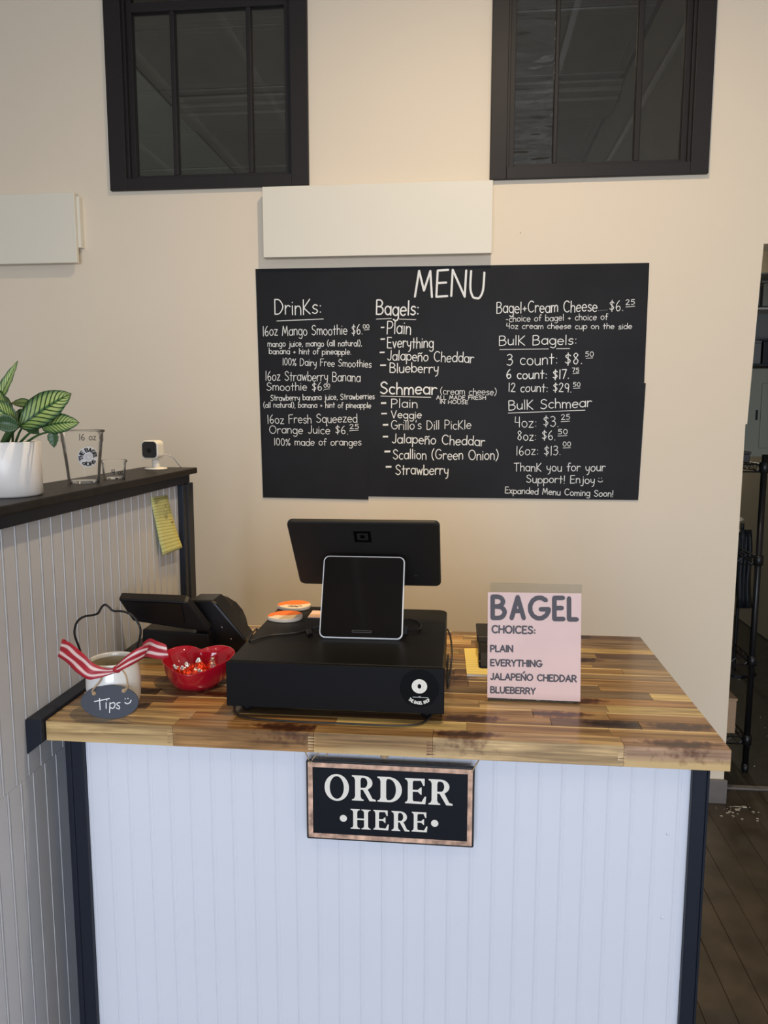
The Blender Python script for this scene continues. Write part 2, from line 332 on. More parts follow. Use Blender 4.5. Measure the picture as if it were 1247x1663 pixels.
# ------------------------------------------------------------------ lettering (single-stroke hand)
def E_(cx, cy, rx, ry, a0, a1, n=None):
    n = n or max(4, int(abs(a1-a0)/28)); return [(cx+rx*math.cos(R(a0+(a1-a0)*i/n)), cy+ry*math.sin(R(a0+(a1-a0)*i/n))) for i in range(n+1)]
def sm(*p): return [(q.x, q.y) for q in cr([(a, b, 0) for a, b in p], 4)]
o_ = lambda cx=.24: E_(cx, .3, .23, .3, 60, 420)
G = {
 'a': (.5, [o_(), [(.47, .6), (.47, 0)]]), 'b': (.5, [[(.02, 1), (.02, 0)], o_(.26)]), 'c': (.42, [E_(.24, .3, .23, .3, 50, 310)]),
 'd': (.5, [o_(), [(.47, 1), (.47, 0)]]), 'e': (.48, [[(.02, .32), (.46, .32)], E_(.24, .3, .23, .3, 5, 315)]),
 'f': (.34, [sm((.36, .92), (.25, 1), (.15, .85), (.14, .4), (.14, 0)), [(0, .56), (.32, .56)]]),
 'g': (.5, [o_(), sm((.47, .6), (.47, .1), (.46, -.2), (.3, -.36), (.08, -.28))]),
 'h': (.45, [[(.02, 1), (.02, 0)], sm((.02, .38), (.14, .57), (.3, .58), (.4, .42), (.41, 0))]),
 'i': (.12, [[(.05, .6), (.05, 0)], [(.05, .82), (.05, .84)]]), 'j': (.26, [sm((.2, .6), (.2, .1), (.19, -.2), (.1, -.33), (-.03, -.3)), [(.2, .82), (.2, .84)]]),
 'k': (.42, [[(.02, 1), (.02, 0)], [(.38, .6), (.04, .25), (.4, 0)]]), 'l': (.12, [[(.05, 1), (.05, 0)]]),
 'm': (.7, [[(.02, .6), (.02, 0)], sm((.02, .38), (.12, .57), (.24, .58), (.33, .42), (.34, 0)), sm((.34, .38), (.44, .57), (.56, .58), (.65, .42), (.66, 0))]),
 'n': (.46, [[(.02, .6), (.02, 0)], sm((.02, .38), (.14, .57), (.3, .58), (.4, .42), (.41, 0))]), 'o': (.5, [o_()]),
 'p': (.5, [[(.02, .6), (.02, -.38)], o_(.26)]), 'q': (.5, [o_(), [(.47, .6), (.47, -.38), (.55, -.3)]]),
 'r': (.36, [[(.02, .6), (.02, 0)], sm((.02, .36), (.12, .54), (.24, .6), (.36, .54))]),
 's': (.38, [sm((.36, .52), (.2, .6), (.05, .48), (.12, .34), (.3, .26), (.36, .12), (.2, 0), (.02, .08))]),
 't': (.36, [[(.16, .92), (.16, 0)], [(0, .58), (.34, .58)]]), 'u': (.46, [sm((.02, .6), (.03, .18), (.14, .02), (.3, .04), (.41, .22)), [(.42, .6), (.42, 0)]]),
 'v': (.42, [[(.02, .6), (.2, 0), (.38, .6)]]), 'w': (.6, [[(.02, .6), (.15, 0), (.29, .5), (.43, 0), (.56, .6)]]), 'x': (.4, [[(.02, .6), (.36, 0)], [(.36, .6), (.02, 0)]]),
 'y': (.44, [sm((.02, .6), (.04, .3), (.18, .14), (.34, .24)), sm((.4, .6), (.38, .1), (.32, -.25), (.16, -.38))]), 'z': (.42, [[(.02, .58), (.38, .58), (.02, 0), (.4, 0)]]),
 'ñ': (.46, [[(.02, .6), (.02, 0)], sm((.02, .38), (.14, .57), (.3, .58), (.4, .42), (.41, 0)), sm((.0, .74), (.12, .84), (.26, .76), (.4, .86))]),
 'A': (.66, [[(.02, 0), (.32, 1), (.62, 0)], [(.14, .34), (.5, .34)]]), 'B': (.58, [[(.03, 1), (.03, 0)], sm((.03, 1), (.34, .98), (.48, .77), (.34, .56), (.03, .54)), sm((.03, .54), (.4, .5), (.55, .27), (.4, .02), (.03, 0))]),
 'C': (.66, [E_(.37, .5, .34, .5, 48, 312)]), 'D': (.64, [[(.03, 1), (.03, 0)], sm((.03, 1), (.36, .94), (.6, .5), (.36, .05), (.03, 0))]),
 'E': (.5, [[(.46, 1), (.03, 1), (.03, 0), (.48, 0)], [(.03, .52), (.4, .52)]]), 'F': (.5, [[(.48, 1), (.03, 1), (.03, 0)], [(.03, .54), (.4, .54)]]),
 'G': (.72, [E_(.37, .5, .34, .5, 48, 345), [(.42, .44), (.70, .44)]]), 'H': (.6, [[(.03, 1), (.03, 0)], [(.55, 1), (.55, 0)], [(.03, .52), (.55, .52)]]),
 'I': (.12, [[(.05, 1), (.05, 0)]]), 'J': (.42, [sm((.36, 1), (.36, .5), (.34, .15), (.2, 0), (.02, .12))]), 'K': (.54, [[(.03, 1), (.03, 0)], [(.48, 1), (.05, .45), (.5, 0)]]),
 'L': (.46, [[(.03, 1), (.03, 0), (.44, 0)]]), 'M': (.76, [[(.02, 0), (.14, 1), (.38, .25), (.6, 1), (.72, 0)]]), 'N': (.64, [[(.03, 0), (.03, 1), (.58, 0), (.58, 1)]]),
 'O': (.76, [E_(.37, .5, .35, .5, 90, 450)]), 'P': (.54, [[(.03, 1), (.03, 0)], sm((.03, 1), (.36, .97), (.5, .73), (.36, .48), (.03, .46))]), 'Q': (.76, [E_(.37, .5, .35, .5, 90, 450), [(.5, .2), (.72, -.05)]]),
 'R': (.58, [[(.03, 1), (.03, 0)], sm((.03, 1), (.36, .97), (.5, .74), (.36, .5), (.03, .48)), [(.26, .47), (.54, 0)]]),
 'S': (.56, [sm((.5, .84), (.3, 1), (.07, .84), (.14, .6), (.4, .44), (.51, .22), (.28, 0), (.03, .14))]), 'T': (.58, [[(.01, 1), (.55, .98)], [(.28, 1), (.27, 0)]]),
 'U': (.62, [sm((.03, 1), (.04, .35), (.16, .04), (.3, 0), (.44, .04), (.56, .35), (.57, 1))]), 'V': (.6, [[(.02, 1), (.29, 0), (.56, 1)]]), 'W': (.9, [[(.02, 1), (.22, 0), (.43, .9), (.63, 0), (.84, 1)]]),
 'X': (.56, [[(.02, 1), (.52, 0)], [(.52, 1), (.02, 0)]]), 'Y': (.58, [[(.02, 1), (.28, .48), (.54, 1)], [(.28, .48), (.28, 0)]]), 'Z': (.54, [[(.03, 1), (.5, 1), (.03, 0), (.52, 0)]]),
 'Ń': (.64, [[(.03, 0), (.03, 1), (.58, 0), (.58, 1)], [(.28, 1.18), (.42, 1.42)]]),
 '0': (.5, [E_(.24, .5, .22, .5, 90, 450)]), '1': (.16, [[(.08, 1), (.08, 0)]]), '2': (.5, [sm((.04, .8), (.2, 1), (.4, .88), (.36, .6), (.04, 0)), [(.04, 0), (.46, 0)]]),
 '3': (.5, [sm((.05, .92), (.26, 1), (.42, .8), (.3, .58), (.16, .54)), sm((.16, .54), (.38, .5), (.46, .26), (.28, .0), (.03, .1))]), '4': (.5, [[(.06, 1), (.03, .45), (.44, .45)], [(.40, 1), (.40, 0)]]),
 '5': (.5, [[(.44, 1), (.1, 1), (.07, .58)], sm((.07, .58), (.28, .64), (.44, .38), (.3, .04), (.03, .06))]), '6': (.5, [sm((.34, 1), (.12, .7), (.04, .3), (.2, 0), (.42, .14), (.38, .42), (.2, .46), (.06, .28))]),
 '7': (.46, [[(.02, 1), (.42, 1), (.16, 0)]]), '8': (.5, [sm((.4, .82), (.24, 1), (.08, .82), (.2, .58), (.4, .3), (.26, 0), (.06, .22), (.22, .52), (.4, .82))]),
 '9': (.5, [E_(.24, .7, .2, .28, 0, 360), [(.44, .72), (.38, 0)]]), '$': (.5, [sm((.44, .78), (.26, .9), (.06, .74), (.22, .54), (.42, .34), (.26, .1), (.04, .2)), [(.25, 1.05), (.25, -.08)]]),
 '%': (.6, [E_(.12, .78, .1, .16, 90, 450, 6), E_(.46, .18, .1, .16, 90, 450, 6), [(.5, 1), (.08, 0)]]), '(': (.26, [sm((.22, 1.08), (.04, .7), (.04, .25), (.2, -.12))]), ')': (.26, [sm((.04, 1.08), (.22, .7), (.2, .25), (.02, -.12))]),
 '.': (.14, [[(.06, .0), (.07, .02)]]), ',': (.14, [[(.08, .04), (.03, -.12)]]), ':': (.16, [[(.08, .08), (.08, .1)], [(.08, .5), (.08, .52)]]), '-': (.36, [[(.04, .36), (.3, .36)]]),
 '+': (.44, [[(.04, .36), (.38, .36)], [(.21, .54), (.21, .18)]]), '!': (.14, [[(.07, 1), (.06, .3)], [(.06, .0), (.06, .02)]]), "'": (.12, [[(.07, 1), (.04, .78)]]), ' ': (.34, [])}
GAP = .11
def strokes(text, gap=GAP):
    x = 0; out = []
    for ch in text:
        wd, st = G[ch]
        for s in st: out.append([(x+a, b) for a, b in s])
        x += wd+gap
    return out, x-gap
_lay = [0]
def lift(b, o, k, flip=1):      # overlapping strokes lie a few microns over one another
    _lay[0] = (_lay[0]+1) % 29; n = (b.v[o+1]-b.v[o]).cross(b.v[o+2]-b.v[o])
    if n.length > 0:
        n.normalize()
        for i in range(o, o+k): b.v[i] = b.v[i]+n*(flip*_lay[0]*1.6e-5)
def ink(b, polylines, fn, hw, flip=1):      # fn maps 2-D metric -> 3-D
    for pl in polylines:
        n = len(pl)
        for i, (x, y) in enumerate(pl):
            o = len(b.v); k = 8 if n < 3 else 6
            for j in range(k):
                a = 2*PI*j/k; b.v.append(Vector(fn(x+hw*math.cos(a), y+hw*math.sin(a))))
            b.f.append(tuple(range(o, o+k))); lift(b, o, k, flip)
            if i < n-1:
                x2, y2 = pl[i+1]; dx, dy = x2-x, y2-y; L = math.hypot(dx, dy)
                if L < 1e-9: continue
                px, py = -dy/L*hw, dx/L*hw; o = len(b.v)
                for q in ((x+px, y+py), (x-px, y-py), (x2-px, y2-py), (x2+px, y2+py)): b.v.append(Vector(fn(*q)))
                b.f.append((o, o+1, o+2, o+3)); lift(b, o, 4, flip)
def write(b, text, p0, p1, h, hw, nrm, jig=.0):     # p0,p1 baseline ends in 3-D, h letter height
    st, wd = strokes(text); p0 = Vector(p0); p1 = Vector(p1); L = (p1-p0).length; X = (p1-p0)/L; nrm = Vector(nrm).normalized(); Y = nrm.cross(X)
    sx = L/wd; r = random.Random(text)
    pl = [[(x*sx, y*h+jig*h*math.sin(x*2.3+len(text))*.04) for x, y in s] for s in st]
    ink(b, pl, lambda x, y: p0+X*x+Y*y+nrm*.0004, hw)

# ================================================================== SETTING
YW = 1.631
# back wall with two transom openings and the kitchen opening
WL = (-.515, .125); WR = (.902, 1.549); WZ = (2.37, 3.30)
wb = B(); y0, y1 = YW, YW+.12; ZC = 3.6
for x0, x1, z0, z1 in ((-3, WL[0], 0, ZC), (WL[0], WR[1], 0, WZ[0]), (WL[0], WR[1], WZ[1], ZC), (WL[1], WR[0], WZ[0], WZ[1]), (WR[1], 1.787, 0, 1.46), (WR[1], 3.0, 2.093, ZC), (2.75, 3.0, 0, 2.093)):
    wb.box(x0, x1, y0, y1, z0, z1)
wb.prism([(WR[1], y0, 1.46), (1.793, y0, 1.46), (1.812, y0, 2.093), (WR[1], y0, 2.093)], (0, .12, 0))
structure(obj('wall_back', wb, 'wall_paint'), 'cream painted back wall with a doorway at the right')
structure(obj('wall_right', B().box(3.0, 3.1, -5.1, 1.75, 0, ZC), 'room_paint'))
structure(obj('wall_outer_left', B().box(-3.1, -3.0, -5.1, 8.5, 0, ZC), 'room_paint'))
ws = B()
for x0, x1, z0, z1 in ((-3, -.8, 0, ZC), (2.8, 3, 0, ZC), (-.8, 2.8, 0, .3), (-.8, 2.8, 2.45, ZC)): ws.box(x0, x1, -5.1, -5.0, z0, z1)
structure(obj('wall_street', ws, 'room_paint'))
wf = structure(empty('window_3', (1, -5.05, .3)))
fb = B()
for x in (-.8, .98, 2.74): fb.box(x, x+.06, -5.08, -5.02, .3, 2.45)
fb.box(-.8, 2.8, -5.08, -5.02, .3, .36); fb.box(-.8, 2.8, -5.08, -5.02, 2.39, 2.45)
obj('window_frame', fb, 'window_black', wf); obj('pane', B().box(-.74, .98, -5.055, -5.049, .36, 2.39), 'pane_glass', wf); obj('pane', B().box(1.04, 2.74, -5.055, -5.049, .36, 2.39), 'pane_glass', wf)
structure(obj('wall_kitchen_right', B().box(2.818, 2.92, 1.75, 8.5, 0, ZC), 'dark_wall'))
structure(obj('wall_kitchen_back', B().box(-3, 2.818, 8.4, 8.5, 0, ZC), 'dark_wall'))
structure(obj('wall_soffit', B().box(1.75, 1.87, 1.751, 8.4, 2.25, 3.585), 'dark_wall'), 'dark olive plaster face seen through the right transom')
# ceiling of pressed tin panels
ce = structure(empty('ceiling', (0, 1.8, ZC)))
obj('ceiling_deck', B().box(-3.1, 3.1, -5.1, 1.75, ZC, ZC+.08), 'fascia', ce)
obj('ceiling_deck', B().box(-3.1, 3.1, 1.75, 8.5, ZC+.02, ZC+.08), 'tin_dark', ce)
def tin_panel(w_, d_):
    b = B(); z = 0
    loops = [(0, .006), (.003, -.001), (.012, -.003), (.020, -.001), (.05, -.0015), (.06, -.003), (.07, -.001)]
    rings = []
    for i, zz in loops: rings.append([(i, i, zz), (w_-i, i, zz), (w_-i, d_-i, zz), (i, d_-i, zz)])
    o = 0
    for r in rings: b.v += [Vector(p) for p in r]
    for i in range(len(rings)-1):
        for k in range(4): a = i*4+k; c = i*4+(k+1) % 4; b.f.append((a, a+4, c+4, c))
    n = (len(rings)-1)*4; cx, cy = w_/2, d_/2; b.f.append((n+3, n+2, n+1, n))
    return b
TW, TD = 1.50, .78
proto = {}
for nm, mt, w_ in (('a', 'tin', TW), ('b', 'tin_pale', .9)):
    proto[nm] = (tin_panel(w_-.014, TD-.014), mt, w_)
def lay(kind, xs, ys):
    b, mt, w_ = proto[kind]; first = None
    for x in xs:
        for y in ys:
            if first is None:
                first = obj('ceiling_panel', b, mt, ce); first.location = Vector((x, y, ZC+random.uniform(0, .006)))-WORLD[ce]
                for v in first.data.vertices: v.co += WORLD[ce]
            else:
                c = copy(first); c.location = Vector((x, y, ZC+random.uniform(0, .006)))-WORLD[ce]
lay('a', [-1.25+TW*i for i in range(2)], [1.53+TD*i for i in range(8)])
lay('b', [-2.15], [1.53+TD*i for i in range(8)])
for i in range(9): obj('reflection_batten', B().box(-2.4+.62*i-.02, -2.4+.62*i+.02, -4.9, 1.6, ZC-.025, ZC-.0005), 'panel_paint', ce, bevel=.006)  # unseen battens added so their reflections streak the transom glass
# dropped moulded beam crossing the back ceiling
bb = B().box(-1.2, 1.74, 3.92, 4.50, ZC-.03, ZC-.012).box(-1.2, 1.74, 3.98, 4.44, ZC-.06, ZC-.03).box(-1.2, 1.74, 4.06, 4.36, ZC-.085, ZC-.06)
structure(obj('trim_1', bb, 'tin', bevel=.008), 'moulded tin band across the dark ceiling behind the left transom')
# floors
structure(obj('floor_deck', B().box(-3.1, 3.1, -5.1, 1.757, -.06, -.022), 'tin_dark'))
fl = structure(empty('floor', (1.5, 1.0, 0)), 'dark worn wooden plank floor')
structure(obj('floor_2', B().box(-3.1, 3.1, 1.757, 8.5, -.06, -.006), 'kitchen_floor'), 'dark kitchen floor beyond the doorway')
fp = None
PW = .0825
for i in range(-1, 19):
    x = 1.463+PW*(i-4)
    ys = [-.9, .42+.31*((i*7) % 3), 1.757] if i % 2 else [-.9, .05+.27*((i*5) % 4), 1.757]
    for a, c in zip(ys[:-1], ys[1:]):
        o = obj('floor_plank', B().box(x+.0006, x+PW-.0006, a+.0006, c-.0006, -.022, random.uniform(-.0015, .0)), 'plank_floor', fl, bevel=.0015, seg=1)
structure(obj('floor_3', B().box(-3, 1.463-PW*5, -.9, 1.757, -.022, -.001).box(-3, 3, -5, -.9, -.022, -.001).box(1.463+PW*15, 3, -.9, 1.757, -.022, -.001), 'plank_floor'))
structure(obj('baseboard_back', B().box(-3, 1.797, YW-.014, YW, 0, .095), 'baseboard_grey', bevel=.002), 'scuffed grey baseboard at the wall end')
structure(obj('trim_2', B().box(1.79, 2.75, 1.745, 1.770, -.005, .006), 'baseboard_grey'))
cb = B(); rr = random.Random(3)
for i in range(34):
    p = Vector((rr.gauss(1.82, .03), rr.triangular(1.46, 1.72, 1.60), 0))
    if p.y > 1.60 and p.x < 1.81: p.y = 1.60-rr.random()*.08
    s = rr.uniform(.0008, .003)
    if i < 2: s = .005
    cb.box(p.x-s*1.6, p.x+s*1.6, min(p.y, 1.60)-s, min(p.y, 1.60)+s, .0005, .001+s*.5)
for i in range(60):
    p = Vector((rr.uniform(1.8, 2.5), rr.uniform(1.8, 3.2), 0)); s = rr.uniform(.001, .003); cb.box(p.x-s, p.x+s, p.y-s, p.y+s, -.005, -.004+s*.5)
cbo = obj('floor_crumbs', cb, 'crumb'); cbo['kind'] = 'stuff'; tag(cbo, 'pale plaster crumbs scattered on the dark floor by the wall end', 'crumbs')

# ---- transom windows
def transom(name, x0, x1, hole, munt, panes, label):
    t = structure(empty(name, ((x0+x1)/2, YW, 2.332)), label); z0 = 2.332; zt = 3.34
    c = B(); yf = YW-.018
    c.box(x0, hole[0]+.004, yf, YW-.0005, z0, zt).box(hole[1]-.004, x1, yf, YW-.0005, z0, zt).box(hole[0]+.004, hole[1]-.004, yf, YW-.0005, z0, 2.374).box(hole[0]+.004, hole[1]-.004, yf, YW-.0005, 3.29, zt)
    obj('window_casing', c, 'window_black', t, bevel=.002)
    s = B(); ya, yb = YW+.018, YW+.05; i0, i1 = hole[0]+.001, hole[1]-.001
    s.box(i0, i0+.030, ya, yb, 2.371, 3.295).box(i1-.030, i1, ya, yb, 2.371, 3.295).box(i0+.03, i1-.03, ya, yb, 2.371, 2.392).box(i0+.03, i1-.03, ya, yb, 2.972, 3.005)
    s.box(i0, i0+.012, YW-.001, ya, 2.371, 3.295).box(i1-.012, i1, YW-.001, ya, 2.371, 3.295)
    obj('sash', s, 'window_black', t, bevel=.0015)
    for a, b_ in munt: obj('muntin', B().box(a, b_, ya, yb, 2.392, 2.972), 'window_black', t, bevel=.003)
    e = [i0+.03]+[v for m in munt for v in m]+[i1-.03]
    for k in range(0, len(e), 2):
        obj('pane', B().box(e[k], e[k+1], YW+.034, YW+.037, 2.392, 2.972), panes[k//2], t)
transom('window_1', -.576, .186, WL, [(-.338, -.320), (-.049, -.031)], ['pane_glass']*3, 'left black framed interior window with three tall panes')
transom('window_2', .847, 1.606, WR, [(1.071, 1.086), (1.356, 1.375)], ['old_glass', 'pane_glass', 'pane_glass'], 'right black framed interior window with three tall panes')

# ---- pony wall on the left (beadboard, black cap and corner post)
XP = -.033; YE = .868
BW = .0405
def bead_plank(L, dp):        # profile across x (0..BW), face at +y, length up z; dp: depth of the groove
    prof = [(0.0001, -.006), (.0001, -.2*dp), (.0014, -dp), (.0028, .26*dp), (.0052, .26*dp), (.0064, -dp), (.0084, 0), (BW-.0001, 0), (BW-.0001, -.006)]
    b = B(); b.prism([(x, y, 0) for x, y in prof], (0, 0, L)); return b
pw = structure(empty('wall_left', (XP, .2, 0)), 'grey beadboard half wall with a black cap along the top')
obj('wall_core', B().box(XP-.110, XP-.0065, -1.1, YE-.012, 0, 1.322), 'beadboard_grey', pw)
def plank_row(z0, z1, yfrom, yto):
    b = bead_plank(z1-z0, .0026); first = None; y = yto-BW
    while y > yfrom:
        if first is None:
            # rotate so the face looks to +X and the plank runs along Y
            bb_ = B(); bb_.v = [Vector((p.y, BW-p.x, p.z)) for p in b.v]; bb_.f = [f[::-1] for f in b.f]
            bb_.f = b.f
            first = obj('beadboard_plank', bb_, 'beadboard_grey'); first.parent = pw; first.location = Vector((XP, y, z0))-WORLD[pw]
        else:
            c = copy(first); c.location = Vector((XP+random.uniform(-.0001, .0001), y, z0))-WORLD[pw]
        y -= BW
plank_row(.8256, 1.30, -.62, YE-.02)
plank_row(.0, .825, -.62, .86)
obj('cap', B().box(-.168, -.004, -1.1, YE, 1.323, 1.340), 'black_cap', pw, bevel=.003)
obj('cap_fascia', B().box(XP+.0005, -.017, -1.1, YE-.030, 1.298, 1.3225), 'black_trim', pw, bevel=.002)
obj('corner_post', B().box(XP+.0005, -.016, YE-.088, YE-.006, .0, 1.297).box(XP-.108, XP, YE-.0115, YE-.004, 0, 1.322).box(XP+.0005, -.013, YE-.060, YE-.040, 0, 1.296), 'black_trim', pw, bevel=.002)
# black ledger trim beside the countertop, mitred low end
lt = B(); lt.prism([(XP+.0005, -.012, .936), (-.0015, -.012, .936), (-.0015, -.012, .893), (XP+.0005, -.012, .868)], (0, .72, 0))
structure(obj('trim_3', lt, 'black_trim', bevel=.0015), 'black trim board on the half wall beside the countertop end')

# ================================================================== ORDER COUNTER
HC = .93; CT = .038; CWD = 1.22; CD = .668; YP = .040
oc = tag(empty('order_counter', (.61, .35, 0)), 'white beadboard order counter with black corner trims under the wooden top', 'counter')
ZB = HC-CT-.001
obj('carcass', B().box(.03, 1.19, YP+.0065, .64, .0, ZB), 'beadboard_white', oc)
b = bead_plank(ZB-.002, .00045); fb_ = B(); fb_.v = [Vector((p.x, -p.y, p.z)) for p in b.v]; fb_.f = [f[::-1] for f in b.f]
first = None; x = .054
while x < 1.168-BW*.5:
    if first is None: first = obj('beadboard_plank', fb_, 'beadboard_white'); first.parent = oc; first.location = Vector((x, YP, .001))-WORLD[oc]
    else: c = copy(first); c.location = Vector((x, YP, .001))-WORLD[oc]
    x += BW
obj('corner_trim', B().box(.031, .0545, YP-.012, YP+.0055, 0, ZB).box(.019, .0305, YP-.012, YP+.04, 0, ZB), 'black_trim', oc, bevel=.0015)
obj('corner_trim', B().box(1.168, 1.192, YP-.012, YP+.0055, 0, ZB).box(1.1925, 1.197, YP-.012, YP+.04, 0, ZB), 'black_trim', oc, bevel=.0015)
for px, py in ((1085, 1355), (1076, 1491)):
    p = at(px, py, YP-.001); obj('nail_filler', B().ball((p.x, YP-.0002, p.z), .0035, .0012, .0035, 8), 'beadboard_white', oc, smooth=True)

ct = tag(empty('countertop', (.61, .33, HC-CT)), 'varnished butcher block countertop of brown and blond wood staves', 'countertop')
TON = {'L': (.68, .50, .20), 'T': (.50, .34, .155), 'M': (.37, .22, .085), 'R': (.32, .17, .062), 'D': (.15, .085, .045), 'G': (.225, .15, .08), 'O': (.31, .215, .095), 'K': (.60, .41, .20), 'V': (.40, .25, .155)}
ROWS = {0: [(.243, 'Ts'), (.503, 'Rk'), (.715, 'Ms'), (1.043, 'Kk'), (1.22, 'Vq')],
 1: [(.10, 'T'), (.262, 'T'), (.345, 'R'), (.535, 'R'), (.775, 'L'), (1.03, 'M'), (1.22, 'M')],
 2: [(.16, 'Gk'), (.33, 'M'), (.52, 'G'), (.70, 'D'), (.93, 'Mk'), (1.09, 'Dk'), (1.22, 'Rk')],
 3: [(.20, 'D'), (.42, 'R'), (.72, 'M'), (.90, 'M'), (1.04, 'Mk'), (1.22, 'R')],
 4: [(.15, 'Dk'), (.36, 'Gk'), (.71, 'G'), (.80, 'T'), (1.045, 'T'), (1.22, 'L')],
 5: [(.20, 'M'), (.44, 'D'), (.86, 'M'), (1.22, 'Rk')],
 6: [(.14, 'D'), (.31, 'R'), (.70, 'G'), (.95, 'G'), (1.145, 'G'), (1.22, 'L')],
 7: [(.28, 'T'), (.5, 'M'), (.78, 'D'), (1.05, 'G'), (1.22, 'M')],
 8: [(.24, 'M'), (.5, 'G'), (.83, 'Ok'), (1.22, 'M')],
 9: [(.18, 'O'), (.46, 'D'), (.75, 'D'), (1.0, 'Dk'), (1.22, 'G')],
 10: [(.3, 'G'), (.66, 'M'), (.88, 'O'), (1.12, 'M'), (1.22, 'T')],
 11: [(.22, 'M'), (.6, 'O'), (.82, 'G'), (1.06, 'T'), (1.22, 'G')],
 12: [(.25, 'O'), (.7, 'G'), (.95, 'M'), (1.22, 'Gk')],
 13: [(.2, 'D'), (.52, 'M'), (.76, 'O'), (1.08, 'O'), (1.22, 'D')],
 14: [(.33, 'M'), (.64, 'O'), (.86, 'M'), (.985, 'O'), (1.22, 'L')],
 15: [(.3, 'G'), (.55, 'M'), (.79, 'T'), (1.22, 'G')],
 16: [(.26, 'M'), (.5, 'G'), (.77, 'M'), (.96, 'O'), (1.22, 'G')],
 17: [(.4, 'G'), (.74, 'D'), (.94, 'G'), (1.22, 'Dk')]}
rd = random.Random(11); RH = CD/18
for r_, segs in ROWS.items():
    x = 0.0
    for xe, tn in segs:
        y = r_*RH; k = tn[1:] ; c = TON[tn[0]]; j = rd.uniform(.88, 1.12); c = tuple(v*j for v in c)
        mt = {'': 'stave_wood', 'k': 'stave_knotty', 's': 'stave_sapwood', 'q': 'stave_knot_sap'}[k]
        if k == '' and tn[0] in 'MGRDO' and rd.random() < .6: mt = 'stave_edged'
        ox = x+(xe-x)*(rd.uniform(.25, .75) if r_ else {'Rk': .80, 'Kk': .16, 'Vq': .55}.get(tn, .5))
        obj('stave', B().box(x+.0002, xe-.0002, y+.0002, y+RH-.0002, HC-CT, HC-(rd.uniform(0, .00015))), mt, ct, origin=(ox, y+RH/2, HC-.012 if k in 'kq' and k else HC-CT/2), bevel=.0005, seg=1, color=c)
        x = xe
for xx, c in ((.243, (.62, .42, .20)), (.503, (.66, .48, .26)), (.715, (.20, .10, .05)), (1.043, (.66, .48, .28))):
    fj = B()
    for i in range(5):
        z = HC-CT+.005+i*.0055; fj.prism([(xx-.010, -.0003, z), (xx+.006, -.0003, z+.0020), (xx-.010, -.0003, z+.0034)], (0, .0006, 0))
    obj('finger_joint', fj, 'stave_wood', ct, color=c)

# ================================================================== WALL THINGS
def blank(name, x0, x1, z0, z1, off, th, label, back=None):
    o = empty(name, ((x0+x1)/2, YW, z0)); tag(o, label, 'panel')
    obj('board', B().box(x0, x1, YW-off-th, YW-off, z0, z1), 'panel_paint', o, bevel=.0015)
    bx = back or (x0+.05, x1-.05, z0+.03, z1-.03)
    obj('backing_batten', B().box(bx[0], bx[1], YW-off, YW, bx[2], bx[3]), 'panel_paint', o)
    return o
blank('blank_sign_panel', .019, .858, 2.070, 2.321, .025, .024, 'blank cream rectangular panel on the wall directly above the menu board')
blank('blank_sign_panel', -1.70, -.706, 2.066, 2.322, .028, .018, 'blank cream panel at the left, cut off by the left edge of the photo', back=(-1.6, -.695, 2.125, 2.312))
nh = B()
for px, py in ((775, 318), (772, 349), (845, 378)): p = at(px, py, YW); nh.ball((p.x, YW, p.z), .003, .0012, .003, 8)
tn_ = obj('trim_4', nh, 'fascia'); structure(tn_)

mb = tag(empty('menu_board', (.70, YW, 1.17)), 'large black chalkboard menu with white hand lettering on the cream wall', 'menu board')
def sheet(pts, y, th):
    P = [Vector((x, y, z)) for x, z in pts]; return B().prism(P, (0, th, 0))
obj('chalkboard_sheet', sheet([(.4, 2.0375), (1.421, 2.034), (1.4215, 1.609), (.4, 1.6)], YW-.0042, .0038), 'chalkboard', mb)
obj('chalkboard_sheet', sheet([(.404, 1.6085), (1.427, 1.6085), (1.418, 1.177), (.4045, 1.179)], YW-.0046, .0042), 'chalkboard', mb)
obj('chalkboard_sheet', sheet([(-.024, 2.038), (.404, 2.0375), (.404, 1.1665), (-.012, 1.170)], YW-.0040, .0036), 'chalkboard', mb)
YT = YW-.0048; PXM = 2.909/FPX
def c3(x, y): return (410+x/3.897, 420+y/3.897)
def c4(x, y): return (730+x/3.779, 420+y/3.779)
def chalk(items):
    for text, p0, p1, h, hw, m_ in items:
        b = B()
        if text == '_': ink(b, [[(0, 0), (1, 0)]][:0], None, 0); a, c = at(*p0, YT), at(*p1, YT); d = (c-a).normalized(); u = Vector((0, 0, 1)); q = hw*PXM
            
        if text == '_':
            b.add([a-u*q, c-u*q, c+u*q, a+u*q], [(0, 1, 2, 3)]); b.v = [v+Vector((0, -.0004, 0)) for v in b.v]; obj('chalk_rule', b, m_, mb); continue
        write(b, text, at(*p0, YT), at(*p1, YT), h*PXM, hw*PXM*.92, (0, -1, 0), 1)
        obj('chalk_lettering', b, m_, mb)
C, F = 'chalk', 'chalk_soft'
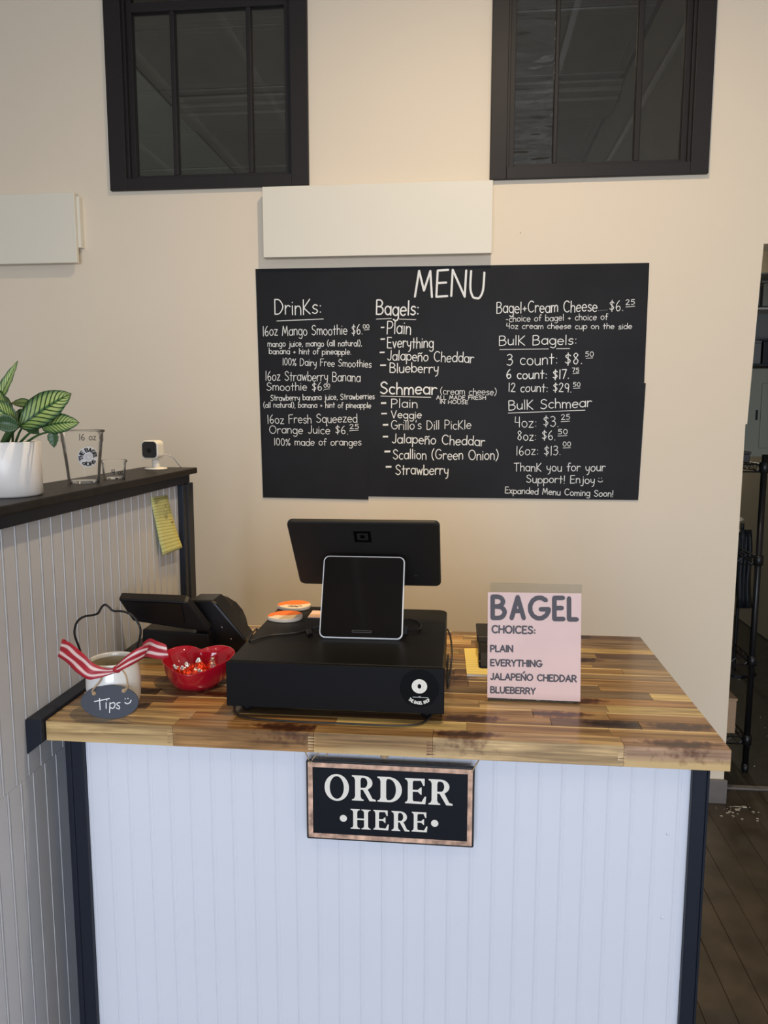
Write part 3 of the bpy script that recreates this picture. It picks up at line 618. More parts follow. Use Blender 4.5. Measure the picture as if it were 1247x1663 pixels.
L3 = [('DrinKs:', (140, 355), (437, 350), 90, .95, C), ('_', (152, 395), (450, 382), 0, .6, C), ('16oz Mango Smoothie $6.', (65, 488), (697, 480), 60, .62, C), ('00', (700, 443), (740, 440), 24, .5, C), ('_', (705, 452), (740, 449), 0, .4, C),
 ('mango juice, mango (all natural),', (97, 557), (692, 553), 36, .55, C), ('banana + hint of pineapple.', (105, 603), (625, 607), 35, .55, C), ('100% Dairy Free Smoothies', (190, 675), (752, 688), 44, .55, C),
 ('16oz Strawberry Banana', (82, 770), (683, 778), 58, .6, C), ('Smoothie $6.', (90, 835), (455, 835), 50, .6, C), ('00', (452, 816), (492, 814), 22, .5, C), ('_', (455, 827), (490, 824), 0, .4, C),
 ('Strawberry banana juice, Strawberries', (115, 900), (772, 888), 36, .55, C), ('(all natural), banana + hint of pineapple', (70, 942), (750, 945), 34, .52, C),
 ('16oz Fresh Squeezed', (95, 1045), (663, 1035), 54, .6, C), ('Orange Juice $6.', (107, 1105), (605, 1110), 50, .6, C), ('25', (615, 1078), (675, 1075), 28, .55, C), ('_', (612, 1090), (672, 1085), 0, .45, C), ('100% made of oranges', (137, 1182), (688, 1182), 44, .6, C),
 ('Bagels:', (782, 355), (1052, 360), 86, 1.15, C), ('_', (782, 383), (880, 379), 0, .5, C), ('_', (928, 383), (1035, 386), 0, .5, C), ('Plain', (850, 475), (1003, 480), 78, .85, C), ('Everything', (852, 563), (1145, 565), 64, .8, C), ('Blueberry', (868, 720), (1177, 722), 58, .8, C),
 ('Schmear', (808, 857), (1165, 860), 72, 1.15, C), ('_', (810, 870), (1130, 878), 0, .5, C), ('Plain', (877, 943), (1045, 945), 55, .7, C), ('Veggie', (877, 1010), (1070, 1010), 46, .7, C), ('Strawberry', (905, 1365), (1240, 1368), 62, .85, C)]
for x, y, x2, hh in ((812, 436, 834, .9), (810, 510, 838, 1.1), (805, 594, 836, 1.1), (808, 675, 845, 1.1), (813, 915, 846, 1.4), (815, 981, 851, 1.1), (825, 1052, 859, 1.4), (825, 1127, 858, 1.3), (835, 1221, 872, 1.5), (843, 1318, 879, 1.5)):
    L3.append(('_', (x, y), (x2, y-1), 0, hh, C))
chalk([(t, c3(*a), c3(*b_), h/3.897, hw, m_) for t, a, b_, h, hw, m_ in L3])
chalk([('MENU', (673, 480.5), (786, 484), 40, 1.75, C), ('Jalapeño Cheddar', (629, 584.5), (769, 589), 15.5, .75, C), ('(cream cheese)', (715, 640.5), (806, 641.5), 10.5, .5, C),
 ('ALL MADE FRESH', (708.5, 648.6), (789, 648.8), 5.8, .5, C), ('IN HOUSE', (714.5, 655.6), (760, 656), 5.4, .5, C), ("Grillo's Dill PicKle", (635, 697.4), (765, 696.7), 14, .62, C),
 ('Jalapeño Cheddar', (636.5, 719), (787, 724), 15, .78, C), ('Scallion (Green Onion)', (638, 745.2), (809, 746.8), 15.5, .78, C)])
L4 = [('Bagel+Cream Cheese', (288, 335), (905, 324), 64, .75, C), ('.....', (912, 318), (970, 317), 20, .4, C), ('$6.', (980, 320), (1066, 318), 58, .6, C), ('25', (1080, 284), (1138, 280), 28, .5, C), ('_', (1080, 297), (1138, 292), 0, .4, C),
 ('-choice of bagel + choice of', (345, 388), (970, 375), 36, .5, C), ('4oz cream cheese cup on the side', (348, 430), (1118, 432), 32, .5, C), ('BulK Bagels:', (303, 533), (780, 525), 55, .75, C), ('_', (307, 558), (608, 554), 0, .5, C), ('_', (655, 553), (738, 552), 0, .5, C),
 ('3 count: $8.', (350, 655), (815, 645), 64, .75, C), ('50', (832, 601), (885, 599), 27, .5, C), ('_', (835, 612), (880, 609), 0, .4, C), ('6 count: $17.', (348, 737), (733, 737), 52, .85, C), ('75', (752, 697), (795, 696), 24, .6, C), ('_', (755, 706), (795, 703), 0, .5, C),
 ('12 count: $29.', (360, 817), (748, 818), 50, .7, C), ('50', (757, 786), (803, 784), 24, .5, C), ('_', (757, 796), (801, 794), 0, .4, C), ('BulK Schmear', (362, 930), (872, 910), 56, .75, C), ('_', (358, 948), (832, 930), 0, .5, C),
 ('4oz: $3.', (400, 1035), (670, 1030), 60, .6, C), ('25', (685, 989), (740, 985), 30, .5, C), ('_', (683, 1001), (738, 997), 0, .4, C), ('8oz: $6.', (415, 1115), (650, 1112), 54, .65, C), ('50', (665, 1078), (725, 1075), 28, .55, C), ('_', (663, 1089), (722, 1086), 0, .45, C),
 ('16oz: $13.', (408, 1205), (682, 1205), 54, .6, C), ('00', (695, 1152), (745, 1150), 26, .5, C), ('_', (695, 1162), (743, 1160), 0, .4, C), ('ThanK you for your', (395, 1305), (955, 1305), 50, .65, C),
 ('Support! Enjoy', (470, 1375), (890, 1380), 46, .65, C), ('Expanded Menu Coming Soon!', (340, 1440), (1003, 1462), 38, .62, C)]
chalk([(t, c4(*a), c4(*b_), h/3.779, hw, m_) for t, a, b_, h, hw, m_ in L4])
b = B(); p = at(*c4(925, 1358), YT); ink(b, [[(-.006, .006), (-.0055, .0065)], [(.004, .006), (.0045, .0065)], E_(0, -.001, .009, .007, 200, 340)], lambda x, y: (p.x+x, YT-.0004, p.z+y), .0012); obj('chalk_lettering', b, C, mb)

# ================================================================== POS EQUIPMENT
# cash drawer
dx0, dx1, dy0, dy1, dz0, dz1 = .327, .7305, .070, .490, .947, 1.033
dr = tag(empty('cash_drawer', (.53, .28, HC)), 'wide black metal cash drawer with a round sticker on the counter', 'cash drawer')
cc = [(dx0, dy0+.004), (dx1, dy0+.004)]; rc = .022
for i in range(5): a = R(90*i/4); cc.append((dx1-rc+rc*math.cos(a), dy1-rc+rc*math.sin(a)))
for i in range(5): a = R(90+90*i/4); cc.append((dx0+rc+rc*math.cos(a), dy1-rc+rc*math.sin(a)))
obj('case', B().prism([(x, y, dz0) for x, y in cc], (0, 0, dz1-dz0)), 'black_metal', dr, bevel=.0025)
obj('drawer_front', B().box(dx0-.003, dx1+.003, dy0-.004, dy0+.0035, dz0-.001, dz1-.001), 'black_front', dr, bevel=.0012)
for x, y in ((.355, .10), (.70, .10), (.355, .46), (.70, .46)): obj('foot', B().lathe([(0, HC), (.010, HC), (.012, HC+.004), (.013, dz0+.001), (0, dz0+.001)], (x, y, 0), 16), 'black_soft', dr, smooth=True)
# round sticker: plain bagel ring and lettering
pc = at(681, 1118, dy0-.0045); yy = dy0-.0045
stf = B().prism([(pc.x+.036*math.cos(2*PI*i/40), yy, pc.z+.036*math.sin(2*PI*i/40)) for i in range(40)], (0, .0004, 0))
st = obj('round_sticker', stf, 'sticker_black', dr)
def ring(b, cx, cz, rx, rz, ri, ri2, y, n=28):
    o = len(b.v)
    for i in range(n):
        a = 2*PI*i/n; b.v.append(Vector((cx+rx*math.cos(a), y, cz+rz*math.sin(a)))); b.v.append(Vector((cx+ri*math.cos(a), y, cz+ri2*math.sin(a))))
    for i in range(n): j = (i+1) % n; b.f.append((o+2*i, o+2*j, o+2*j+1, o+2*i+1))
rb = B(); ring(rb, pc.x, pc.z+.004, .0142, .0135, .0034, .0045, yy-.0003); obj('bagel_emblem', rb, 'order_cream', st)
sd = B()
for i in range(12):
    a = i*2.4; q = .007+.004*((i*5) % 3)/2; x, z = pc.x+q*math.cos(a), pc.z+.004+q*math.sin(a); ink(sd, [[(x, z), (x+.0004, z+.0004)]], lambda u, v: (u, yy-.0006, v), .0005)
obj('seed', sd, 'distressed', st)
lb = B(); s_, wd = strokes('THE BAGEL SHOP'); Rr = .030; span = R(84)
def arcmap(s): return [(Rr, s)]
def curved(u, v): 
    a = R(-90)-span/2+u/wd*span; rad = Rr-v*.0052; return (pc.x+rad*math.cos(a), yy-.0003, pc.z+rad*math.sin(a))
ink(lb, [[(x, y) for x, y in s] for s in s_], curved, .13); obj('sticker_lettering', lb, 'order_cream', st)
gl_ = B(); ink(gl_, [[(pc.x-.012, pc.z-.0168), (pc.x+.016, pc.z-.0168)], [(pc.x-.001, pc.z-.0155), (pc.x+.002, pc.z-.0155)]], lambda u, v: (u, yy-.0003, v), .0006); obj('ground_line', gl_, 'chalk_soft', st)

# register with tilted display seen from behind
rg = tag(empty('register_display', (.556, .42, dz1)), 'black register screen seen from behind, tilted on the cash drawer', 'register')
TL, TR_, BL_, BR_ = Vector((.3955, .270, 1.270)), Vector((.7165, .270, 1.2715)), Vector((.3965, .400, 1.108)), Vector((.7175, .402, 1.1085))
cX = (TR_-TL).normalized(); cY = (TL-BL_).normalized(); cn = cX.cross(cY); cen = (TL+TR_+BL_+BR_)/4; w_, h_ = (TR_-TL).length, (TL-BL_).length
def slab(w, h, r, th, cen, X, Y, nrm, n=6): return B().prism([cen+X*x+Y*y for x, y in roundrect(w, h, r, n)], nrm*(-th))
obj('screen_housing', slab(w_, h_, .013, .011, cen, cX, cY, cn), 'housing', rg, bevel=.003)
obj('touch_screen', slab(w_-.012, h_-.012, .010, .0015, cen-cn*.0112, cX, cY, cn), 'screen', rg)
lc = at(588.5, 877, .295); lc = cen+cX*((lc-cen).dot(cX))+cY*(.0605)
lg = B()
def sqring(b, w, h, t, c, off):
    P = []
    for a, q in ((w/2, h/2), (w/2-t, h/2-t)):
        for sx, sy in ((-1, -1), (1, -1), (1, 1), (-1, 1)): P.append(c+cX*sx*a+cY*sy*q+cn*off)
    b.add(P, [(0, 1, 5, 4), (1, 2, 6, 5), (2, 3, 7, 6), (3, 0, 4, 7)])
sqring(lg, .036, .034, .0062, lc, .0004)
lg.add([lc+cX*a*.005+cY*q*.005+cn*.0004 for a, q in ((-1, -1), (1, -1), (1, 1), (-1, 1))], [(0, 1, 2, 3)])
obj('square_logo', lg, 'logo_black', rg)
obj('speck', slab(.005, .004, .001, .0002, cen+cX*.105-cY*.066+cn*.0004, cX, cY, cn, 2), 'logo_grey', rg)
# stand: neck down to a weighted base
sp_ = B().prism([(.50, .345, 1.150), (.50, .385, 1.112), (.50, .455, dz1+.012), (.50, .455, dz1+.001), (.50, .34, dz1+.001), (.50, .34, dz1+.012), (.50, .40, dz1+.014), (.50, .362, 1.125)], (.115, 0, 0))
obj('stand', sp_, 'black_plastic', rg, bevel=.003)

# customer tablet in front
tb = tag(empty('customer_tablet', (.557, .27, dz1)), 'small dark tablet with a thin white rim leaning back on the cash drawer', 'tablet')
tl, tr, bl = at(526, 903, .2985), at(657, 903.5, .3005), at(518, 1036, .226); br = at(654, 1038, .228)
bl.z = br.z = dz1+.003
X = (br-bl).normalized(); Y0 = ((tl+tr)/2-(bl+br)/2); hh = Y0.length; Y = (Y0-X*Y0.dot(X)).normalized(); n_ = X.cross(Y); cen2 = (tl+tr+bl+br)/4; ww = (br-bl).length
obj('rim', slab(ww, hh, .012, .010, cen2, X, Y, n_), 'white_bezel', tb, bevel=.0015)
obj('screen', slab(ww-.005, hh-.005, .0105, .0010, cen2+n_*.0011, X, Y, n_), 'screen', tb)
bar = B(); c0 = cen2-Y*(hh*.5-.0145)+X*.002+n_*.0016
P = []
for a, q in ((.020, .0024), (.0190, .0014)):
    for sx, sy in ((-1, -1), (1, -1), (1, 1), (-1, 1)): P.append(c0+X*sx*a+Y*sy*q)
bar.add(P, [(0, 1, 5, 4), (1, 2, 6, 5), (2, 3, 7, 6), (3, 0, 4, 7)]); obj('card_mark', bar, 'logo_grey', tb)
obj('easel', B().prism([(.50, .250, dz1+.0005), (.50, .335, dz1+.0005), (.50, .335, dz1+.006), (.50, .312, 1.16), (.50, .300, 1.16)], (.115, 0, 0)), 'black_plastic', tb, bevel=.002)

# coasters
def coaster(px, py, z, rot, label):
    p = atZ(px, py, z+.004); o = empty('coaster', (p.x, p.y, z)); tag(o, label, 'coaster', None)
    pts = []
    for i in range(36):
        a = 2*PI*i/36; r = .037*(1+.16*max(0, math.cos(a-rot))**9); pts.append((p.x+r*math.cos(a), p.y+r*math.sin(a)))
    obj('disc', B().prism([(x, y, z+.0005) for x, y in pts], (0, 0, .0085)), 'cream_disc', o, bevel=.0015)
    q = [(x, y, z+.0091) for x, y in pts[:]]
    a0 = 2; top = [(x-(x-p.x)*.02, y-(y-p.y)*.02, z+.0092) for x, y in (pts[a0:a0+20])]
    top += [(p.x-.022, p.y-.004, z+.0092), (p.x-.008, p.y-.006, z+.0092), (p.x+.012, p.y-.002, z+.0092)]
    obj('orange_top', B().prism(top, (0, 0, .0003)), 'orange', o)
    return o, p
c1, p1_ = coaster(465, 1002, dz1, R(200), 'nearer round cream coaster with an orange swoosh on the cash drawer')
c2, p2_ = coaster(479.5, 984.5, dz1, R(190), 'farther orange and cream coaster with small black writing on the cash drawer')
wbk = B(); write(wbk, 'Hello', (p2_.x-.006, p2_.y-.026, dz1+.0097), (p2_.x+.026, p2_.y-.020, dz1+.0097), .012, .0009, (0, 0, 1)); 
slip_p = atZ(512, 998, dz1)
ink_b = B(); ink(ink_b, [sm((-.012, -.022), (-.006, -.017), (-.002, -.023), (.004, -.017), (.008, -.022), (.014, -.016), (.020, -.02)), sm((-.008, -.028), (.002, -.025), (.012, -.028))], lambda u, v: (p2_.x+u, p2_.y+v, dz1+.0097), .0011)
obj('scribble', ink_b, 'ink', c2)
sl = obj('paper_slip', B().box(slip_p.x-.012, slip_p.x+.022, slip_p.y-.03, slip_p.y+.03, dz1+.0003, dz1+.0016), 'pink_paper'); tag(sl, 'small pinkish paper slip half hidden behind the tablet', 'paper')

# cables
def cable(name, pts, r, label, m_='cable'):
    q_ = [Vector((p.x, p.y, max(p.z, HC+r+.001))) for p in cr(pts, 8)]
    o = obj(name, B().tube(q_, r, 7), m_, smooth=True); return tag(o, label, 'cable')
zc = dz1+.0025
q = [atZ(a, b_, zc) for a, b_ in ((552, 1020), (535, 1018), (515, 1021), (500, 1026))]
cable('charging_cable', [atZ(545, 1021, zc+.001), atZ(520, 1017, zc+.006), atZ(505, 1022, zc), atZ(480, 1028, zc), atZ(440, 1032, zc), atZ(405, 1040, zc), Vector((dx0-.006, .30, dz1-.004)), Vector((dx0-.010, .27, .99)), Vector((dx0-.012, .22, HC+.004)), Vector((dx0-.008, .14, HC+.0036)), Vector((dx0+.01, .075, HC+.0036)), Vector((.37, .045, HC+.0036)), Vector((.45, .036, HC+.0036)), Vector((.56, .036, HC+.0036)), Vector((.64, .036, HC+.0036)), Vector((.69, .05, HC+.0036)), Vector((.71, .09, HC+.0036))], .0018, 'thin black cable crossing the drawer top, then looping down along its front')
obj('cable_plug', B().prism([atZ(496, 1022, zc+.004), atZ(504, 1020, zc+.004), atZ(508, 1027, zc+.004), atZ(499, 1030, zc+.004)], (0, 0, -.006)), 'black_plastic', bpy.data.objects['charging_cable'], bevel=.001)
cable('tablet_cable', [Vector((.640, .275, zc+.006)), Vector((.662, .290, zc+.003)), Vector((.676, .315, zc)), Vector((.672, .36, zc)), Vector((.650, .385, zc)), Vector((.632, .38, zc)), Vector((.628, .36, zc))], .0017, 'short black cable coiled beside the tablet on the drawer top')
obj('cable_plug', B().box(.636, .652, .268, .282, dz1+.001, dz1+.018), 'black_plastic', bpy.data.objects['tablet_cable'], bevel=.002)
cable('side_cable', [Vector((dx1+.002, .44, 1.0)), Vector((dx1+.010, .36, 1.005)), Vector((dx1+.014, .30, .985)), Vector((dx1+.010, .26, .95)), Vector((dx1+.006, .25, HC+.0036)), Vector((dx1+.004, .36, HC+.0025)), Vector((dx1+.004, .46, HC+.0025))], .002, 'black cable bulging out at the right side of the drawer')

# counter terminal at the left
tm = tag(empty('counter_terminal', (.10, .52, HC)), 'black angular desk device behind the red bowl, two tilted slabs against the half wall', 'terminal')
obj('base', B().prism([at(231, 1022, .40), at(338, 1030, .40), Vector((at(345, 1060, .40).x, .40, HC+.0005)), Vector((at(231, 1060, .40).x, .40, HC+.0005))], (0, .11, 0)), 'black_plastic', tm, bevel=.003)
obj('tilted_panel', B().prism([at(192, 973, .365), at(299, 977, .365), at(304, 980, .365), at(340, 1026, .40), at(300, 1022, .40), at(216, 1009, .395)], (0, .018, .012)), 'black_soft', tm, bevel=.003)
obj('panel_face', B().prism([at(200, 977, .3635), at(294, 981, .3635), at(300, 1013, .388), at(222, 1002, .385)], (0, .001, 0)), 'black_plastic', tm)
obj('side_housing', B().prism([at(308, 975, .43), at(345, 975, .43), at(351, 980, .425), at(400, 1040, .425), at(396, 1050, .425), Vector((at(380, 1055, .43).x, .43, HC+.0005)), Vector((at(318, 1060, .43).x, .43, HC+.0005)), at(318, 1010, .43)], (0, .07, 0)), 'black_plastic', tm, bevel=.004)
ao = [(346, 970), (362, 974), (377, 983), (388, 996), (394, 1010), (397, 1024), (397, 1036)]; ai = [(382, 1036), (380, 1022), (374, 1009), (366, 998), (357, 990), (347, 986)]
obj('curved_back', B().prism([at(a, b_, .505) for a, b_ in ao+ai], (0, .035, 0)), 'black_soft', tm, bevel=.002)
obj('curved_back_web', B().prism([at(a, b_, .52) for a, b_ in ai[::-1]]+[at(340, 1040, .52)], (0, .008, 0)), 'black_plastic', tm)
for px, py in ((360, 1019), (375, 1038)): p = at(px, py, .424); obj('screw', B().ball((p.x, .4245, p.z), .0022, .0012, .0022, 8), 'steel', tm, smooth=True)

# ================================================================== BOWL OF CANDY
bc = Vector((.213, .212, HC))
bw = tag(empty('heart_bowl', bc), 'glossy red heart-shaped ceramic bowl on the counter', 'bowl')
def heart(a, s):       # a=0 is the near tip
    t = a
    x = 16*math.sin(t)**3/17.0; y = (13*math.cos(t)-5*math.cos(2*t)-2*math.cos(3*t)-math.cos(4*t))/17.0
    return x*s, (y+.12)*s
NB = 72
def hring(s, z, rnd=0):     # the near point is rounder than the notch between the lobes
    out = []
    for i in range(NB):
        t = 2*PI*i/NB; x, y = heart(t, s); r0 = s*.86; xa, ya = r0*math.sin(t), r0*math.cos(t)
        q = min(1, rnd+.42*max(0, -math.cos(t))); x = x*(1-q)+xa*q; y = y*(1-q)+ya*q
        ca, sa = math.cos(R(5)), math.sin(R(5)); x, y = x*1.05*ca-y*sa, x*sa+y*ca
        out.append(Vector((bc.x+x, bc.y+y, bc.z+z*(.88+2.6*y))))
    return out
prof = [(.036, .0, .85), (.050, .001, .7), (.064, .016, .5), (.072, .032, .38), (.078, .050, .30), (.0800, .062, .26), (.0800, .0645, .26), (.0775, .0640, .26), (.073, .050, .30), (.066, .032, .40), (.052, .014, .6), (.02, .008, .9), (.002, .0075, 1)]
rows = []
for s, z, rnd in prof:
    r = hring(s, z, rnd); rows.append(r+[r[0]])
obj('bowl_body', B().grid(rows).prism([p+Vector((0, 0, .0004)) for p in hring(.035, 0, .85)], (0, 0, .001)), 'red_glaze', bw, smooth=True)
# foil-wrapped candies
cn0 = tag(empty('foil_candy', (0, 0, 0)), '', 'candy', 'foil candies in the red bowl')
kp = [(0, 0), (.0095, .0), (.0115, .003), (.0105, .007), (.0075, .0115), (.0042, .016), (.0020, .020), (0, .021)]
kb = B().lathe(kp, n=14)
rk = random.Random(2)
kb.v = [v*(1+rk.uniform(-.07, .07)) for v in kb.v]
obj('foil_body', kb, 'foil_red', cn0)
tb_ = B(); tb_.lathe([(.0044, .0140), (.0050, .016), (.0040, .019), (.0022, .0225), (0, .023)], n=9); tb_.v = [v+Vector((rk.uniform(-.001, .001), rk.uniform(-.001, .001), 0)) for v in tb_.v]
obj('silver_tip', tb_, 'foil_silver', cn0)
CP = [(-.028, .000, .020, 20, -25, 'foil candy lying at the left of the bowl'), (-.012, -.012, .018, -35, 10, 'dark red foil candy tipped near the front centre-left'), (.004, -.018, .017, 30, 35, 'foil candy lowest in the point of the heart'),
      (.018, -.006, .020, -20, 40, 'foil candy right of the bowl point'), (.034, .006, .024, 15, 20, 'rightmost foil candy against the bowl side'), (-.014, .014, .022, 25, -20, 'foil candy at the back left with upright silver tip'),
      (.004, .008, .026, -8, 12, 'foil candy on top at the centre of the pile'), (.022, .022, .022, 20, 10, 'foil candy at the back right under the others')]
for i, (x, y, z, rx, ry, lb_) in enumerate(CP):
    if i == 0: o = cn0
    else:
        o = copy(cn0)
        for ch in [c for c in cn0.children if c.parent == cn0]:
            c = copy(ch); c.parent = o
    o.location = (bc.x+x*1.15+.004, bc.y+y*1.1-.012, HC+z+.005); o.rotation_euler = (R(rx), R(ry), i*1.3); o.scale = (1.25, 1.25, 1.25); o['label'] = lb_

# ================================================================== TIPS JAR
jc = Vector((.106, .060, HC))
jr = tag(empty('tip_jar', jc), 'white ceramic jar with wire handle, striped ribbon and Tips tag', 'jar')
jp = [(0, .0005), (.030, .0005), (.037, .003), (.045, .014), (.0490, .032), (.0500, .055), (.0488, .076), (.0462, .090), (.0442, .097), (.0448, .101), (.0430, .1035), (.0412, .101), (.0410, .095)]
obj('jar_body', B().lathe(jp, jc, 40), 'jar_glaze', jr, smooth=True)
obj('jar_lining', B().lathe([(.0410, .096), (.044, .080), (.045, .055), (.040, .02), (0, .008)], jc, 40), 'jar_inside', jr, smooth=True)
hp = [(133, 1066), (128, 1050), (121, 1030), (124, 1012), (135, 1002), (150, 999), (159, 996), (165, 986), (171, 982), (177, 986), (184, 992), (200, 993), (215, 1000), (226, 1015), (228, 1030), (223, 1050), (219, 1066)]
obj('wire_handle', B().tube(cr([at(a, b_, .062) for a, b_ in hp], 5), .0021, 8), 'wire_black', jr, smooth=True)
def ribbon(cent, wid, th=.0004, k=5):
    Cn = cr([at(a, b_, y) for a, b_, y in cent], k); Wv = cr([Vector(v) for v in wid], k); rows = []; uvs = []
    for i, (c, v) in enumerate(zip(Cn, Wv)):
        rows.append([c+v*(j/6-.5)+Vector((0, .0012*math.sin(j*1.3+i*.5), 0)) for j in range(7)]); uvs.append([(i/len(Cn), j/6) for j in range(7)])
    return B().grid(rows, uvs)
rbn = obj('ribbon_bow', ribbon([(190, 1088, .016), (178, 1091, .010), (162, 1092, .004), (146, 1090, .000), (132, 1078, .004), (119, 1067, .012), (107, 1057, .020), (98, 1052, .030), (106, 1048, .038), (117, 1052, .040)],
    [(0, 0, .008), (.002, 0, .012), (.004, .004, .020), (.008, .006, .030), (.016, .004, .032), (.018, 0, .030), (.014, .004, .032), (.006, .006, .028), (-.004, 0, .024), (-.008, 0, .018)]), 'ribbon', jr, smooth=True, solid=.0007)
obj('ribbon_loop', ribbon([(187, 1086, .012), (196, 1080, .004), (210, 1071, .002), (224, 1064, .006), (238, 1058, .016)], [(.004, 0, .012), (.012, .004, .026), (.018, .004, .034), (.018, 0, .034), (.014, 0, .026)]), 'ribbon', rbn, smooth=True, solid=.0007)
obj('ribbon_tail', ribbon([(230, 1056, .034), (242, 1052, .030), (257, 1056, .022), (272, 1058, .022)], [(.004, 0, .026), (.002, .006, .034), (-.002, .002, .032), (-.004, 0, .024)]), 'ribbon', rbn, smooth=True, solid=.0007)
kp_ = at(190, 1087, .012); obj('ribbon_knot', B().ball(kp_, .008, .007, .007, 10), 'ribbon', rbn, smooth=True)
# chalk tag: oval leaning on the jar
tc_ = at(177.5, 1140, .006); nrm = Vector((0, -1, .16)).normalized(); tX = Vector((1, 0, .045)).normalized(); tY = nrm.cross(tX)
tg = obj('slate_tag', B().prism([tc_+tX*.0555*math.cos(2*PI*i/44)+tY*.0310*math.sin(2*PI*i/44) for i in range(44)], nrm*-.004), 'slate', jr, bevel=.0008)
def tagp(u, v): return tc_+tX*((u-177.5)*.00106)+tY*(-(v-1140)*.00106)+nrm*.0004
tb2 = B(); K = lambda *p: [(a, b_) for a, b_ in p]
ink(tb2, [K((151, 1139), (178, 1134)), K((160, 1134), (161, 1153)), K((172, 1141), (172, 1151)), K((173, 1136.5), (173.3, 1137)), K((179, 1141), (178, 1158)), sm((179, 1143), (186, 1141), (188, 1146), (184, 1151), (179, 1149)), sm((197, 1141), (192, 1142), (192, 1145), (196, 1148), (195, 1152), (190, 1150)), K((206.5, 1134.5), (206.8, 1134.8)), K((211.5, 1134), (211.8, 1134.3)), sm((206, 1141), (210, 1143), (215, 1141), (217, 1137))], lambda u, v: tagp(u, v), .9, -1)
obj('chalk_lettering', tb2, 'chalk', tg)
for a, pts in enumerate(([(166, 1093, .012), (163, 1105, .006), (155, 1115, .004), (150, 1122, .0), (151, 1125, .0)], [(193, 1083, .010), (203, 1094, .006), (207, 1108, .004), (206, 1118, .0), (204, 1121, .0)])):
    obj('twine', B().tube(cr([at(*p) for p in pts], 5), .0016, 7), 'twine', jr, smooth=True)
for px, py in ((150, 1125), (204, 1121)): p = tagp(px, py); obj('twine_knot', B().ball(p, .0042, .0035, .0042, 10), 'twine', jr, smooth=True)
obj('twine', B().tube(cr([tagp(203, 1121), tagp(209, 1116)+nrm*.003, tagp(217, 1112)+nrm*.004], 4), .0012, 6), 'twine', jr)

# ================================================================== BAGEL SIGN, PAD, STAPLER
sg = tag(empty('menu_holder', (.905, .20, HC)), 'clear acrylic stand holding the pink bagel choices sign on the counter', 'sign')
ys = .186; sx0, sx1 = .8135, .9965
obj('acrylic_stand', B().box(.8175, .9925, ys+.001, ys+.0028, HC+.004, 1.168).box(.8175, .9925, ys+.001, ys+.075, HC+.0005, HC+.0028), 'acrylic', sg)
obj('pink_sheet', B().add([(sx0, ys, 1.1495), (sx1-.0045, ys, 1.1515), (sx1+.0005, ys-.001, HC+.0055), (sx0+.003, ys-.001, HC+.0065)], [(3, 2, 1, 0)]), 'pink_paper', sg, solid=.0004)
def cs(x, y): return (750+x/5.668, 930+y/5.668)
PS = (1.278+ys)/FPX
for t, a, c, h, hw in (('CHOICES:', (276, 552), (676, 562), 72, 1.0), ('PLAIN', (263, 726), (470, 728), 62, .92), ('EVERYTHING', (263, 855), (737, 866), 62, .92), ('JALAPEŃO CHEDDAR', (263, 982), (1054, 1004), 62, .92), ('BLUEBERRY', (263, 1103), (676, 1117), 60, .92)):
    b = B(); write(b, t, at(*cs(*a), ys-.0012), at(*cs(*c), ys-.0012), h/5.668*PS*.95, hw*PS*1.32, (0, -1, 0)); obj('printed_lettering', b, 'sign_ink', sg)
bgd = {'B': (262, 415, 437), 'A': (437, 590, 440), 'G': (607, 820, 444), 'E': (830, 955, 448), 'L': (965, 1078, 452)}
b = B(); hwp = 21/5.668
for ch, (xa, xb, yb_) in bgd.items():
    wd, st_ = G[ch]; xs = [p[0] for s in st_ for p in s]; mn, mxx = min(xs), max(xs)
    x0_, x1_ = xa/5.668+hwp, xb/5.668-hwp
    pl = []
    for s in st_: pl.append([(x0_+(x-mn)/(mxx-mn)*(x1_-x0_), yb_/5.668-hwp-y*(236/5.668-2*hwp)) for x, y in s])
    ink(b, [[(x, -y) for x, y in s] for s in pl], lambda u, v: at(750+u, 930-v, ys-.0012), hwp)
obj('printed_lettering', b, 'sign_ink', sg)

pd = tag(empty('notepad', (.80, .41, HC)), 'small yellow lined notepad lying behind the pink sign', 'notepad')
a_, b__, c_, d_ = Vector((.772, .505, 0)), Vector((.838, .515, 0)), Vector((.846, .322, 0)), Vector((.777, .322, 0))
z = HC+.0055; obj('pages', B().prism([v+Vector((0, 0, HC+.0005)) for v in (a_, b__, c_, d_)], (0, 0, .005)), 'cream_disc', pd)
obj('top_page', B().grid([[d_+Vector((0, 0, z+.0002)), c_+Vector((0, 0, z+.0002))], [a_+Vector((0, 0, z+.0002)), b__+Vector((0, 0, z+.0002))]], [[(0, 0), (1, 0)], [(0, 1), (1, 1)]]), 'lined_pad', pd, solid=.0003)
sp2 = tag(empty('stapler', (.832, .47, HC)), 'small black gadget with a bright metal strip, half hidden behind the pink sign', 'gadget')
obj('body', B().prism([(.803, .36, HC+.007), (.803, .60, HC+.0065), (.803, .60, HC+.030), (.803, .47, HC+.045), (.803, .385, HC+.034)], (.04, 0, 0)), 'black_plastic', sp2, bevel=.005)
obj('metal_strip', B().box(.8045, .8415, .372, .384, HC+.012, HC+.020), 'steel', sp2, bevel=.001)
obj('top_cover', B().prism([(.801, .44, HC+.041), (.801, .61, HC+.031), (.801, .61, HC+.040), (.801, .45, HC+.054)], (.044, 0, 0)), 'black_soft', sp2, bevel=.003)

